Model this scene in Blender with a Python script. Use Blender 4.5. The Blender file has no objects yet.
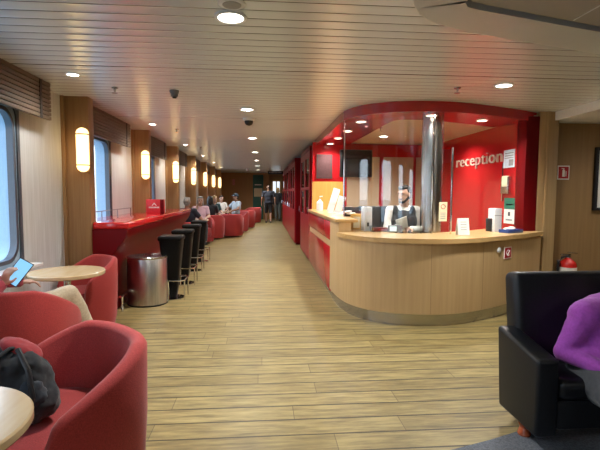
import bpy, bmesh, math, random
from mathutils import Vector, Matrix, Euler
R = math.radians
random.seed(4)
scene = bpy.context.scene
col = scene.collection
CEIL = 2.52

# ------------------------------------------------------------------ materials
def new_mat(name):
    m = bpy.data.materials.new(name); m.use_nodes = True
    nt = m.node_tree; b = nt.nodes['Principled BSDF']
    return m, nt, b
def N(nt, t, **kw):
    n = nt.nodes.new(t)
    for k, v in kw.items(): setattr(n, k, v)
    return n
def coords(nt, scale=(1, 1, 1)):
    tc = N(nt, 'ShaderNodeTexCoord'); mp = N(nt, 'ShaderNodeMapping')
    mp.inputs['Scale'].default_value = scale
    nt.links.new(tc.outputs['Object'], mp.inputs['Vector'])
    return mp.outputs['Vector']
def mat(name, c, rough=.5, metal=0., var=.12, scale=(30, 30, 30), coat=0., bump=0., sheen=0., spec=.5, c2=None):
    m, nt, b = new_mat(name)
    v = coords(nt, scale)
    no = N(nt, 'ShaderNodeTexNoise'); no.inputs['Scale'].default_value = 1; no.inputs['Detail'].default_value = 4
    nt.links.new(v, no.inputs['Vector'])
    rp = N(nt, 'ShaderNodeValToRGB')
    a = c2 if c2 else tuple(x * (1 - var) for x in c)
    z = c if c2 else tuple(min(1, x * (1 + var)) for x in c)
    rp.color_ramp.elements[0].color = (*a, 1); rp.color_ramp.elements[0].position = .3
    rp.color_ramp.elements[1].color = (*z, 1); rp.color_ramp.elements[1].position = .7
    nt.links.new(no.outputs['Fac'], rp.inputs['Fac']); nt.links.new(rp.outputs['Color'], b.inputs['Base Color'])
    b.inputs['Roughness'].default_value = rough; b.inputs['Metallic'].default_value = metal
    b.inputs['Coat Weight'].default_value = coat; b.inputs['Coat Roughness'].default_value = .08
    b.inputs['Sheen Weight'].default_value = sheen; b.inputs['Specular IOR Level'].default_value = spec
    if bump:
        bp = N(nt, 'ShaderNodeBump'); bp.inputs['Strength'].default_value = bump; bp.inputs['Distance'].default_value = .004
        nt.links.new(no.outputs['Fac'], bp.inputs['Height']); nt.links.new(bp.outputs['Normal'], b.inputs['Normal'])
    return m
def emit(name, c, s):
    m, nt, b = new_mat(name)
    b.inputs['Base Color'].default_value = (*c, 1)
    b.inputs['Emission Color'].default_value = (*c, 1); b.inputs['Emission Strength'].default_value = s
    return m
def glass(name, tint=(1, 1, 1), refl=1.0):
    m, nt, b = new_mat(name); nt.nodes.remove(b)
    out = [n for n in nt.nodes if n.type == 'OUTPUT_MATERIAL'][0]
    t = N(nt, 'ShaderNodeBsdfTransparent'); t.inputs['Color'].default_value = (*tint, 1)
    g = N(nt, 'ShaderNodeBsdfGlossy'); g.inputs['Roughness'].default_value = .01
    lw = N(nt, 'ShaderNodeLayerWeight'); lw.inputs['Blend'].default_value = .5
    pw = N(nt, 'ShaderNodeMath', operation='POWER'); pw.inputs[1].default_value = 5      # Schlick, the same from both sides of the pane
    nt.links.new(lw.outputs['Facing'], pw.inputs[0])
    mu = N(nt, 'ShaderNodeMath', operation='MULTIPLY_ADD'); mu.inputs[1].default_value = .9 ; mu.inputs[2].default_value = .05 * refl
    mx = N(nt, 'ShaderNodeMixShader')
    nt.links.new(pw.outputs[0], mu.inputs[0]); nt.links.new(mu.outputs[0], mx.inputs[0])
    nt.links.new(t.outputs[0], mx.inputs[1]); nt.links.new(g.outputs[0], mx.inputs[2]); nt.links.new(mx.outputs[0], out.inputs['Surface'])
    return m
def floor_mat():
    m, nt, b = new_mat('plank_floor')
    v0 = coords(nt)
    sp_ = N(nt, 'ShaderNodeSeparateXYZ'); nt.links.new(v0, sp_.inputs[0])
    dv = N(nt, 'ShaderNodeMath', operation='DIVIDE'); dv.inputs[1].default_value = .186; nt.links.new(sp_.outputs['Y'], dv.inputs[0])
    fl = N(nt, 'ShaderNodeMath', operation='FLOOR'); nt.links.new(dv.outputs[0], fl.inputs[0])
    wn = N(nt, 'ShaderNodeTexWhiteNoise', noise_dimensions='1D'); nt.links.new(fl.outputs[0], wn.inputs['W'])
    ad = N(nt, 'ShaderNodeMath', operation='MULTIPLY_ADD'); ad.inputs[1].default_value = 1.4; nt.links.new(wn.outputs['Value'], ad.inputs[0]); nt.links.new(sp_.outputs['X'], ad.inputs[2])
    cb_ = N(nt, 'ShaderNodeCombineXYZ'); nt.links.new(ad.outputs[0], cb_.inputs[0]); nt.links.new(sp_.outputs['Y'], cb_.inputs[1])
    v = cb_.outputs[0]
    br = N(nt, 'ShaderNodeTexBrick'); br.offset = 0; br.squash = 1
    for k, x in (('Scale', 1), ('Mortar Size', .0022), ('Mortar Smooth', .1), ('Bias', 0), ('Brick Width', 1.55), ('Row Height', .186)):
        br.inputs[k].default_value = x
    br.inputs['Color1'].default_value = (.365, .278, .112, 1); br.inputs['Color2'].default_value = (.28, .207, .078, 1)
    br.inputs['Mortar'].default_value = (.13, .09, .035, 1)
    nt.links.new(v, br.inputs['Vector'])
    g = N(nt, 'ShaderNodeTexNoise'); g.inputs['Scale'].default_value = 1; g.inputs['Detail'].default_value = 6; g.inputs['Roughness'].default_value = .65
    nt.links.new(coords(nt, (3.2, 26, 1)), g.inputs['Vector'])
    rp = N(nt, 'ShaderNodeValToRGB'); rp.color_ramp.elements[0].position = .32; rp.color_ramp.elements[1].position = .66
    rp.color_ramp.elements[0].color = (.44, .42, .40, 1); rp.color_ramp.elements[1].color = (1.1, 1.1, 1.1, 1)
    nt.links.new(g.outputs['Fac'], rp.inputs['Fac'])
    mx = N(nt, 'ShaderNodeMix', data_type='RGBA', blend_type='MULTIPLY'); mx.inputs[0].default_value = 1
    nt.links.new(br.outputs['Color'], mx.inputs[6]); nt.links.new(rp.outputs['Color'], mx.inputs[7])
    fr_ = N(nt, 'ShaderNodeMath', operation='FRACT'); nt.links.new(dv.outputs[0], fr_.inputs[0])
    sm = N(nt, 'ShaderNodeMath', operation='GREATER_THAN'); sm.inputs[1].default_value = .935; nt.links.new(fr_.outputs[0], sm.inputs[0])
    m2 = N(nt, 'ShaderNodeMix', data_type='RGBA'); nt.links.new(sm.outputs[0], m2.inputs[0]); nt.links.new(mx.outputs[2], m2.inputs[6]); m2.inputs[7].default_value = (.055, .036, .014, 1)
    nt.links.new(m2.outputs[2], b.inputs['Base Color'])
    b.inputs['Specular IOR Level'].default_value = .35
    b.inputs['Roughness'].default_value = .42
    bp = N(nt, 'ShaderNodeBump'); bp.inputs['Strength'].default_value = .3; bp.inputs['Distance'].default_value = .002; bp.invert = True
    nt.links.new(br.outputs['Fac'], bp.inputs['Height']); nt.links.new(bp.outputs['Normal'], b.inputs['Normal'])
    return m
def ceiling_mat():
    m, nt, b = new_mat('ceiling_strips')
    tc = N(nt, 'ShaderNodeTexCoord'); sx = N(nt, 'ShaderNodeSeparateXYZ'); nt.links.new(tc.outputs['Object'], sx.inputs[0])
    def M(op, a, bv=None):
        n = N(nt, 'ShaderNodeMath', operation=op)
        if hasattr(a, 'links'): nt.links.new(a, n.inputs[0])
        else: n.inputs[0].default_value = a
        if bv is not None:
            if hasattr(bv, 'links'): nt.links.new(bv, n.inputs[1])
            else: n.inputs[1].default_value = bv
        return n.outputs[0]
    f = M('FRACT', M('DIVIDE', M('ADD', sx.outputs['Y'], 10.0), .13))
    d = M('ABSOLUTE', M('SUBTRACT', f, .5))                      # 0 mid strip .. .5 at the groove
    gro = M('GREATER_THAN', d, .468)
    f2 = M('FRACT', M('DIVIDE', M('ADD', sx.outputs['Y'], 10.0 - 3.64), 2.6))
    gro2 = M('LESS_THAN', f2, .007)
    gg = M('MAXIMUM', gro, gro2)
    mx = N(nt, 'ShaderNodeMix', data_type='RGBA'); nt.links.new(gg, mx.inputs[0])
    mx.inputs[6].default_value = (.78, .83, .87, 1); mx.inputs[7].default_value = (.10, .085, .07, 1)
    nt.links.new(mx.outputs[2], b.inputs['Base Color'])
    b.inputs['Roughness'].default_value = .27; b.inputs['Specular IOR Level'].default_value = .8; b.inputs['Metallic'].default_value = .2
    h = M('POWER', M('MULTIPLY', d, 2.0), 4.0)
    bp = N(nt, 'ShaderNodeBump'); bp.inputs['Strength'].default_value = .35; bp.inputs['Distance'].default_value = .012
    nt.links.new(h, bp.inputs['Height']); nt.links.new(bp.outputs['Normal'], b.inputs['Normal'])
    return m

M_floor = floor_mat(); M_ceil = ceiling_mat()
M_carpet = mat('blue_grey_carpet', (.12, .13, .15), .95, var=.35, scale=(90, 90, 90), bump=.5)
M_panel = mat('pale_wood_panel', (.64, .64, .63), .5, scale=(60, 60, 2.2), c2=(.53, .52, .50))
M_fin = mat('brown_wood', (.36, .20, .085), .4, scale=(40, 40, 1.5), c2=(.28, .145, .058))
M_tan = mat('tan_wood_wall', (.32, .19, .08), .5, scale=(30, 30, 1.2), c2=(.275, .16, .065))
M_backwood = mat('back_wall_wood', (.42, .22, .08), .42, scale=(30, 30, 1.2), c2=(.35, .175, .06))
M_tan2 = mat('tan_wood_edge', (.44, .29, .14), .45, scale=(30, 30, 1.2), c2=(.37, .235, .105))
M_maple = mat('maple_counter', (.56, .375, .185), .42, scale=(28, 28, 1.1), c2=(.49, .32, .15), coat=.1)
M_mapletop = mat('maple_top', (.66, .42, .175), .28, scale=(4, 24, 24), c2=(.56, .34, .13), coat=.3)
M_red = mat('red_lacquer', (.42, .010, .014), .2, var=.05, scale=(2, 2, 2), coat=.2)
M_cabred = mat('cabinet_red', (.27, .006, .012), .35, var=.06, scale=(2, 2, 2), spec=.2)
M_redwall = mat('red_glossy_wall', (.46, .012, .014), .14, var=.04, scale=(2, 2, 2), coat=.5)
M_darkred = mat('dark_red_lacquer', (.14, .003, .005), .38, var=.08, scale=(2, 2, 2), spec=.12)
M_bartop = mat('red_bar_top', (.60, .018, .018), .14, var=.05, scale=(2, 2, 2), coat=.5)
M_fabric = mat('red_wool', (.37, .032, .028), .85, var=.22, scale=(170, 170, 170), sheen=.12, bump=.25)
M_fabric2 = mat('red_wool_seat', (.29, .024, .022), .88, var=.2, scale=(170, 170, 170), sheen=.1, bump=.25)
M_leather = mat('black_leather', (.006, .007, .010), .40, spec=.35, var=.3, scale=(120, 120, 120), bump=.12)
M_stool = mat('black_stool_hide', (.006, .005, .005), .5, spec=.15, var=.3, scale=(80, 80, 80), bump=.1)
M_steel = mat('brushed_steel', (.50, .48, .46), .27, 1., var=.08, scale=(3, 3, 120))
M_steelv = mat('brushed_steel_can', (.56, .54, .52), .33, 1., var=.15, scale=(40, 40, .5))
M_chrome = mat('chrome', (.72, .72, .72), .08, 1., var=.02)
M_white = mat('white_paint', (.82, .82, .81), .45, var=.03)
M_offw = mat('grey_white_bulkhead', (.66, .67, .67), .4, var=.02, scale=(3, 3, 3))
M_coffer = mat('coffer_panel', (.42, .39, .35), .5, var=.03, scale=(3, 3, 3))
M_plastic = mat('white_plastic', (.75, .75, .76), .35, var=.03)
M_blackp = mat('black_plastic', (.012, .012, .014), .5, var=.1)
M_grey = mat('grey_plastic', (.18, .18, .19), .45, var=.1)
M_blind = mat('brown_slats', (.13, .088, .06), .5, var=.12, scale=(4, 4, 60))
M_tabletop = mat('birch_table_top', (.66, .49, .29), .2, scale=(20, 3, 20), c2=(.60, .41, .21), coat=.25)
M_paper = mat('paper', (.80, .78, .72), .7, var=.04)
M_cream = mat('cream_card', (.78, .66, .44), .7, var=.05)
M_ink = mat('dark_print', (.05, .05, .055), .6, var=.1)
M_inkg = mat('grey_print', (.28, .28, .28), .6, var=.1)
M_signred = mat('sign_red', (.42, .015, .02), .4, var=.05)
M_barsign = mat('bar_sign_red', (.66, .022, .03), .4, var=.05)
M_green = mat('green_door_paint', (.03, .13, .10), .45, var=.08)
M_postgreen = mat('poster_green', (.02, .16, .10), .5, var=.08)
M_extred = mat('extinguisher_red', (.60, .02, .015), .2, var=.05, coat=.4)
M_yellowwood = mat('honey_wood', (.66, .37, .09), .4, scale=(20, 20, 1.2), c2=(.58, .31, .07))
M_backpanel = mat('beige_panel', (.47, .36, .23), .35, var=.06, scale=(6, 6, 1))
M_bluebox = mat('blue_card', (.02, .05, .20), .45, var=.1)
M_skin = mat('skin', (.52, .30, .21), .5, var=.06, scale=(40, 40, 40))
M_skin2 = mat('tanned_skin', (.38, .20, .13), .5, var=.06, scale=(40, 40, 40))
M_hairdark = mat('dark_hair', (.018, .013, .010), .55, var=.4, scale=(90, 90, 20), bump=.4)
M_hairgrey = mat('grey_hair', (.28, .26, .24), .6, var=.3, scale=(90, 90, 20), bump=.4)
M_hairblond = mat('blond_hair', (.42, .28, .12), .6, var=.3, scale=(90, 90, 20), bump=.4)
M_hairbald = mat('cropped_hair', (.14, .085, .06), .6, var=.2, scale=(90, 90, 20))
M_eye = mat('eye', (.02, .015, .012), .2, var=.1)
M_amber = mat('amber_varnished_wood', (.34, .07, .025), .12, var=.35, scale=(30, 30, 30), coat=.6)
M_pane = glass('window_glass', (.97, .99, 1), .5)
M_screen = glass('counter_glass', (.97, .985, .985), 1.1)
M_cabglass = glass('cabinet_glass', (.55, .5, .48), 2.0)
M_smoke = mat('smoked_panel', (.09, .045, .045), .1, var=.1, coat=.6)
M_tablet = emit('tablet_screen', (.16, .38, .62), .75)
M_lens = emit('downlight_lens', (1, .86, .66), 14)
M_lensw = emit('downlight_lens_bright', (1, .95, .86), 18)
M_sconce = emit('sconce_glass', (1, .70, .30), 1.7)
M_sea, nt_, b_ = new_mat('sea_water')
b_.inputs['Base Color'].default_value = (.10, .26, .33, 1); b_.inputs['Roughness'].default_value = .25
_n = N(nt_, 'ShaderNodeTexNoise'); _n.inputs['Scale'].default_value = .35; _n.inputs['Detail'].default_value = 6
_b = N(nt_, 'ShaderNodeBump'); _b.inputs['Strength'].default_value = .8; _b.inputs['Distance'].default_value = 1
nt_.links.new(coords(nt_), _n.inputs['Vector']); nt_.links.new(_n.outputs['Fac'], _b.inputs['Height']); nt_.links.new(_b.outputs['Normal'], b_.inputs['Normal'])
def cloth(name, c, **k): return mat(name, c, .85, var=.12, scale=(70, 70, 70), sheen=.2, bump=.2, **k)

# ------------------------------------------------------------------ mesh building
class MB:
    def __init__(s): s.bm = bmesh.new()
    def _xf(s, vs, mtx):
        if mtx is not None: bmesh.ops.transform(s.bm, matrix=mtx, verts=vs)
    def box(s, x0, x1, y0, y1, z0, z1, bev=0., mtx=None, seg=2):
        r = bmesh.ops.create_cube(s.bm, size=1)
        vs = r['verts']
        for v in vs:
            v.co = Vector(((x0 + x1) / 2 + v.co.x * (x1 - x0), (y0 + y1) / 2 + v.co.y * (y1 - y0), (z0 + z1) / 2 + v.co.z * (z1 - z0)))
        if bev:
            es = list({e for v in vs for e in v.link_edges})
            q = bmesh.ops.bevel(s.bm, geom=es, offset=bev, segments=seg, affect='EDGES', profile=.5)
            vs = list({v for f in q['faces'] for v in f.verts} | {v for v in vs if v.is_valid})
        s._xf(vs, mtx); return s
    def lathe(s, prof, seg=32, c=(0, 0, 0), mtx=None):
        rings = []
        for r, z in prof:
            if r < 1e-6: rings.append([s.bm.verts.new((c[0], c[1], c[2] + z))])
            else: rings.append([s.bm.verts.new((c[0] + r * math.cos(2 * math.pi * i / seg), c[1] + r * math.sin(2 * math.pi * i / seg), c[2] + z)) for i in range(seg)])
        for a, b in zip(rings, rings[1:]):
            for i in range(seg):
                j = (i + 1) % seg
                if len(a) == 1 and len(b) == 1: continue
                if len(a) == 1: s.bm.faces.new((a[0], b[j], b[i]))
                elif len(b) == 1: s.bm.faces.new((a[i], a[j], b[0]))
                else: s.bm.faces.new((a[i], a[j], b[j], b[i]))
        s._xf([v for r in rings for v in r], mtx); return s
    def tube(s, pts, r, seg=10, closed=False):
        pts = [Vector(p) for p in pts]; rings = []; n = len(pts)
        for i, p in enumerate(pts):
            a = pts[(i - 1) % n] if (i or closed) else p; b = pts[(i + 1) % n] if (i < n - 1 or closed) else p
            t = (b - a).normalized(); u = Vector((0, 0, 1)) if abs(t.z) < .9 else Vector((1, 0, 0))
            x = t.cross(u).normalized(); y = t.cross(x)
            rr = r[i] if isinstance(r, (list, tuple)) else r
            rings.append([s.bm.verts.new(p + rr * (math.cos(2 * math.pi * k / seg) * x + math.sin(2 * math.pi * k / seg) * y)) for k in range(seg)])
        prs = list(zip(rings, rings[1:])) + ([(rings[-1], rings[0])] if closed else [])
        for a, b in prs:
            for k in range(seg):
                j = (k + 1) % seg; s.bm.faces.new((a[k], a[j], b[j], b[k]))
        if not closed:
            s.bm.faces.new(list(reversed(rings[0]))); s.bm.faces.new(rings[-1])
        return s
    def prism(s, poly, z0, z1, mtx=None):
        vs = [s.bm.verts.new((x, y, z0)) for x, y in poly]
        f = s.bm.faces.new(vs)
        q = bmesh.ops.extrude_face_region(s.bm, geom=[f])
        nv = [g for g in q['geom'] if isinstance(g, bmesh.types.BMVert)]
        bmesh.ops.translate(s.bm, verts=nv, vec=(0, 0, z1 - z0))
        s._xf(vs + nv, mtx); return s
    def ell(s, c, r, rot=None, seg=20):
        q = bmesh.ops.create_uvsphere(s.bm, u_segments=seg, v_segments=max(8, seg // 2 + 2), radius=1)
        m = Matrix.Translation(Vector(c)) @ (rot.to_4x4() if rot is not None else Matrix.Identity(4)) @ Matrix.Diagonal((*r, 1))
        bmesh.ops.transform(s.bm, matrix=m, verts=q['verts']); return s
    def cap(s, p0, p1, r0, r1, seg=14):
        p0, p1 = Vector(p0), Vector(p1); d = p1 - p0; L = d.length
        s.ell(p0, (r0,) * 3, seg=seg); s.ell(p1, (r1,) * 3, seg=seg)
        if L > 1e-5:
            q = bmesh.ops.create_cone(s.bm, cap_ends=True, segments=seg, radius1=r0, radius2=r1, depth=L)
            m = Matrix.Translation((p0 + p1) / 2) @ d.to_track_quat('Z', 'Y').to_matrix().to_4x4()
            bmesh.ops.transform(s.bm, matrix=m, verts=q['verts'])
        return s
    def build(s, name, material, parent=None, smooth=True, loc=None, ang=35, kind=None):
        bmesh.ops.recalc_face_normals(s.bm, faces=s.bm.faces)
        me = bpy.data.meshes.new(name); s.bm.to_mesh(me); s.bm.free()
        me.materials.append(material)
        if smooth:
            for p in me.polygons: p.use_smooth = True
            me.set_sharp_from_angle(angle=R(ang))
        o = bpy.data.objects.new(name, me); col.objects.link(o)
        if parent: o.parent = parent
        if loc is not None: o.location = loc
        if kind: o['kind'] = kind
        return o
def tag(o, label, cat, group=None):
    o['label'] = label; o['category'] = cat
    if group: o['group'] = group
    return o
def thing(name, label, cat, loc=(0, 0, 0), rz=0., group=None):
    o = bpy.data.objects.new(name, None); o.empty_display_size = .1; col.objects.link(o)
    o.location = loc; o.rotation_euler = (0, 0, rz)
    return tag(o, label, cat, group)
def dup(root, loc, rz=0., label=None, scale=None):
    def rec(o, par):
        c = o.copy(); col.objects.link(c)
        if par: c.parent = par
        for ch in o.children: rec(ch, c)
        return c
    r = rec(root, None); r.location = loc; r.rotation_euler = (0, 0, rz)
    if label: r['label'] = label
    if scale: r.scale = scale if isinstance(scale, tuple) else (scale,) * 3
    return r
def struct(o): o['kind'] = 'structure'; return o
def catmull(pts, n=8):
    P = [Vector((*p, 0)) for p in pts]; P = [2 * P[0] - P[1]] + P + [2 * P[-1] - P[-2]]; out = []
    for i in range(1, len(P) - 2):
        for k in range(n):
            t = k / n; a, b, c, d = P[i - 1:i + 3]
            v = .5 * (2 * b + (c - a) * t + (2 * a - 5 * b + 4 * c - d) * t * t + (3 * b - a - 3 * c + d) * t ** 3)
            out.append((v.x, v.y))
    out.append((P[-2].x, P[-2].y)); return out
def offset(path, d):
    out = []
    for i, p in enumerate(path):
        a = Vector(path[max(0, i - 1)]); b = Vector(path[min(len(path) - 1, i + 1)])
        t = (b - a).normalized(); out.append((p[0] - t.y * d, p[1] + t.x * d))
    return out
def ribbon(path, d0, d1): return offset(path, d0) + list(reversed(offset(path, d1)))
def bez_ease(t): return t * t * (3 - 2 * t)
ORD = ['nearest', 'second', 'third', 'fourth', 'fifth', 'sixth', 'seventh', 'eighth', 'ninth']

# ------------------------------------------------------------------ setting
XL, XR, YB, YF = -2.24, 7.0, -3.5, 24.7
MB().box(XL - .2, XR, YB, YF + 2, -.12, 0).build('floor', M_floor, smooth=False, kind='structure')
cp = MB().prism([(1.05, YB), (1.05, 2.36), (1.34, 2.45), (1.75, 2.60), (3.2, 3.0), (6.9, 3.2), (6.9, YB)], 0.0005, .008)
cp.build('floor_carpet', M_carpet, smooth=False, kind='structure')
MB().box(XL - .2, XR, YB, YF + 2, CEIL, CEIL + .12).build('ceiling', M_ceil, smooth=False, kind='structure')
MB().box(XL - .2, XR, YB - .12, YB, 0, CEIL).build('wall_rear', M_tan, smooth=False, kind='structure')
MB().box(XR, XR + .12, YB, 6.0, 0, CEIL).build('wall_far_right', M_tan, smooth=False, kind='structure')

# left side: bays of 2.6 m between wooden fins
BAY = 2.72; FIN0 = 5.32; FT = .16; FX = -1.95
fins = [FIN0 + BAY * k for k in range(-3, 7)]
def round_rect(y0, y1, z0, z1, r, n=6):
    out = []
    for cy, cz, a0 in ((y1 - r, z1 - r, 0), (y0 + r, z1 - r, 90), (y0 + r, z0 + r, 180), (y1 - r, z0 + r, 270)):
        for k in range(n + 1):
            a = R(a0 + 90 * k / n); out.append((cy + r * math.cos(a), cz + r * math.sin(a)))
    return out
wl = MB()
WZ0, WZ1 = .76, 2.24
wins = []
bounds = [YB] + [f for f in fins if f > YB] + [YF]
for f in fins:
    y0, y1 = f - 2.30, f - (.98 if f < 6 else 1.18)
    if y0 > YB: wins.append((y0, y1, f))
prev = YB
for y0, y1, f in wins:
    wl.box(XL - .2, XL, prev, y0, 0, CEIL); wl.box(XL - .2, XL, y0, y1, 0, WZ0); wl.box(XL - .2, XL, y0, y1, WZ1, CEIL)
    prev = y1
wl.box(XL - .2, XL, prev, YF, 0, CEIL)
wl.build('wall_left', M_panel, smooth=False, kind='structure')
M_winframe = mat('window_frame_grey', (.07, .08, .10), .3, var=.05)
M_winreveal = mat('window_reveal', (.30, .42, .54), .35, var=.03)
for i, (y0, y1, f) in enumerate(wins):
    w = MB()
    outer = round_rect(y0, y1, WZ0, WZ1, .02); inner = round_rect(y0 + .07, y1 - .07, WZ0 + .07, WZ1 - .07, .17)
    def ringmesh(mb, A, B, x0, x1):
        n = len(A); L = []
        for pts, x in ((A, x0), (B, x0), (B, x1), (A, x1)): L.append([mb.bm.verts.new((x, p[0], p[1])) for p in pts])
        for a, b in zip(L, L[1:] + L[:1]):
            for k in range(n): mb.bm.faces.new((a[k], a[(k + 1) % n], b[(k + 1) % n], b[k]))
    ringmesh(w, outer, inner, XL - .16, XL + .012)
    fr = w.build(f'window_{i + 1}', M_winreveal, kind='structure')
    t = MB(); ringmesh(t, round_rect(y0 + .055, y1 - .055, WZ0 + .055, WZ1 - .055, .18), round_rect(y0 + .09, y1 - .09, WZ0 + .09, WZ1 - .09, .15), XL - .03, XL + .03)
    t.build('window_gasket', M_winframe, fr)
    t = MB(); ringmesh(t, round_rect(y0 - .035, y1 + .035, WZ0 - .035, WZ1 + .035, .05), round_rect(y0 + .012, y1 - .012, WZ0 + .012, WZ1 - .012, .12), XL - .005, XL + .025)
    t.build('outer_rim', M_winframe, fr)
    p = MB(); pts = round_rect(y0 + .06, y1 - .06, WZ0 + .06, WZ1 - .06, .17)
    vs = [p.bm.verts.new((XL - .05, a, b)) for a, b in pts]; p.bm.faces.new(vs)
    p.build('window_pane', M_pane, fr, smooth=False)
    MB().box(XL - .01, XL + .14, y0 - .15, y1 + .15, .745, .775, .006).build('window_sill', M_white, fr)
# fins
for k, f in enumerate(fins):
    m = MB().box(XL - .02, FX, f, f + FT, 0, CEIL, .006)
    m.box(XL - .01, XL + .035, f - .03, f + .001, 0, CEIL, .004)
    m.build(f'trim_{k + 1}', M_fin, kind='structure')
# back wall
MB().box(XL - .2, .45, YF, YF + .15, 0, CEIL).box(.45, 2.6, YF + 1.3, YF + 1.45, 0, CEIL).box(.40, .45, YF, YF + 1.3, 0, CEIL).build('wall_back', M_backwood, smooth=False, kind='structure')
gd = MB().box(-.50, .06, YF - .04, YF - .002, 0.01, 2.42, .008).build('door_1', M_green, kind='structure')
MB().box(-.44, .0, YF - .05, YF - .039, 1.24, 1.70).build('door_notice', M_cream, gd, smooth=False)
MB().box(-.40, -.04, YF - .05, YF - .039, 1.86, 1.91).build('door_lettering', M_paper, gd, smooth=False)
MB().tube([(-.02, YF - .09, 1.0), (-.02, YF - .09, 1.2)], .012).build('door_handle', M_chrome, gd)
w = MB().box(.62, 1.0, YF + 1.24, YF + 1.29, 1.25, 2.1)
wn = w.build('window_20', emit('far_window_daylight', (.70, .78, .85), .8), smooth=False, kind='structure')
MB().box(.78, .84, YF + 1.2, YF + 1.245, 1.25, 2.1).build('window_mullion', M_fin, wn, smooth=False)
tag(MB().box(-.07, .07, -.008, 0, -.16, .16).build('wall_sign', mat('pink_sign', (.55, .20, .17), .5), loc=(-1.54, YF - .001, 2.02), smooth=False), 'small pinkish notice high on the far wooden wall', 'sign')

# right wood wall beside the reception, lowered ceiling step, bulkhead with coffer
RY = 5.85
MB().box(3.72, XR, RY, RY + .15, 0, CEIL).build('wall_right', M_tan, smooth=False, kind='structure')
e = MB().box(3.60, 3.86, 5.64, RY + .02, 0, CEIL, .005); e.box(3.69, 3.735, 5.625, 5.66, 0, CEIL, .004)
e.build('trim_20', M_tan2, kind='structure')
MB().box(3.80, XR, 3.45, RY, 2.41, CEIL).build('trim_21', M_white, smooth=False, kind='structure')
blk_out = catmull([(.74, YB), (.74, 1.6), (.75, 2.2), (.80, 2.36), (.90, 2.48), (1.05, 2.58), (1.32, 2.69), (1.79, 2.83), (2.33, 2.99), (3.3, 3.28), (5, 3.5), (6.95, 3.6)], 6)
blk = MB()
hole = catmull([(1.02, YB), (1.02, 1.7), (1.02, 2.2), (1.035, 2.28), (1.10, 2.33), (1.41, 2.42), (2.0, 2.585), (3.3, 2.93), (5, 3.1), (6.95, 3.2)], 6)
ring = blk_out + list(reversed(hole))
blk.prism(ring, 2.41, CEIL - .001)
blk.build('trim_22', M_offw, kind='structure', ang=25)
cof = MB().prism(offset(hole, -.02) + [(6.95, YB)], 2.432, 2.48)
cof.build('ceiling_coffer', M_coffer, smooth=False, kind='structure')
cj = MB().box(1.75, 1.757, YB, 2.48, 2.429, 2.433); cj.box(1.02, 6.9, 2.05, 2.057, 2.429, 2.433)
cj.build('trim_23', M_white, smooth=False, kind='structure')

# ------------------------------------------------------------------ reception
body_path = catmull([(.93, 6.10), (.935, 5.85), (.955, 5.55), (1.03, 5.20), (1.20, 4.93), (1.50, 4.745), (1.93, 4.675), (2.35, 4.78), (2.95, 5.11), (3.62, 5.56)], 8)
# path runs left -> front -> right ; inside of the desk is on the left of travel (positive offset)
t = thing('reception_counter', 'curved maple reception desk with chrome plinth and red panelled side wing', 'counter')
MB().prism(ribbon(body_path, 0, .06), .135, .915).build('front_panel', M_maple, t)
MB().prism(ribbon(body_path[:17], -.001, .16), .14, 1.085).build('wing_end', M_maple, t)
MB().prism(ribbon(body_path, .035, .07), 0, .137).build('plinth', M_steel, t)
in_ = [(min(x, 3.60), min(y, 5.64) if x > 3.2 else y) for x, y in offset(body_path[16:], .66)]
in_ = [p for p in in_ if p[0] < 3.40] + [(3.44, 5.64), (3.58, 5.64)]
MB().prism(offset(body_path[16:], -.03) + list(reversed(in_)), .915, .965).build('countertop', M_mapletop, t)
for s_ in (46, 58):
    j = MB()
    p = body_path[s_]; q = body_path[s_ + 1]; d = (Vector(q) - Vector(p)).normalized()
    j.box(-.002, .002, -.0015, .004, .14, .91, mtx=Matrix.Translation((p[0], p[1], 0)) @ Matrix.Rotation(math.atan2(d.y, d.x), 4, 'Z'))
    j.build('panel_joint', M_tan, t, smooth=False)
MB().box(.955, 1.40, 6.09, 8.97, .08, 1.085).build('wing_carcass', M_maple, t, smooth=False)
MB().box(.91, 1.20, 5.55, 6.3, 1.085, 1.125, .006).box(.91, 1.42, 6.2, 8.97, 1.0851, 1.1249, .006).build('wing_top', M_mapletop, t)
MB().box(.935, .956, 6.10, 8.97, .80, 1.06, .004).build('red_panel', M_red, t)
MB().box(.935, .956, 6.10, 8.97, .10, .70, .004).build('red_panel', M_red, t)
MB().box(.975, 1.38, 6.12, 8.97, 0, .09).build('wing_plinth', M_steel, t, smooth=False)
def on_front(x):          # point and heading of the front panel at a given x on the right half
    for p, q in zip(body_path[44:], body_path[45:]):
        if p[0] <= x <= q[0]:
            k = (x - p[0]) / (q[0] - p[0]); return Vector((x, p[1] + k * (q[1] - p[1]), 0)), math.atan2(q[1] - p[1], q[0] - p[0])
p, a = on_front(2.74)
MB().lathe([(0, 0), (.034, 0), (.034, .008), (.024, .012), (0, .012)], 20, mtx=Matrix.Translation((p.x, p.y, .80)) @ Matrix.Rotation(a, 4, 'Z') @ Matrix.Rotation(R(90), 4, 'X')).build('lock', M_plastic, t)
p, a = on_front(2.90)
sg = thing('counter_sign', 'small red square sign with a white tick on the desk front', 'sign', (p.x, p.y, .755), a)
MB().box(-.078, .078, -.006, -.0005, -.068, .068).build('border', M_white, sg, smooth=False)
MB().box(-.069, .069, -.008, -.0055, -.06, .06).build('plate', M_signred, sg, smooth=False)
q_ = MB(); q_.tube([(-.026, -.009, -.005), (-.006, -.009, -.026), (.028, -.009, .024)], .005, 6); q_.tube([(.034 * math.cos(R(x)), -.009, .034 * math.sin(R(x))) for x in range(60, 330, 20)], .003, 6)
q_.build('tick', M_white, sg)

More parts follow.
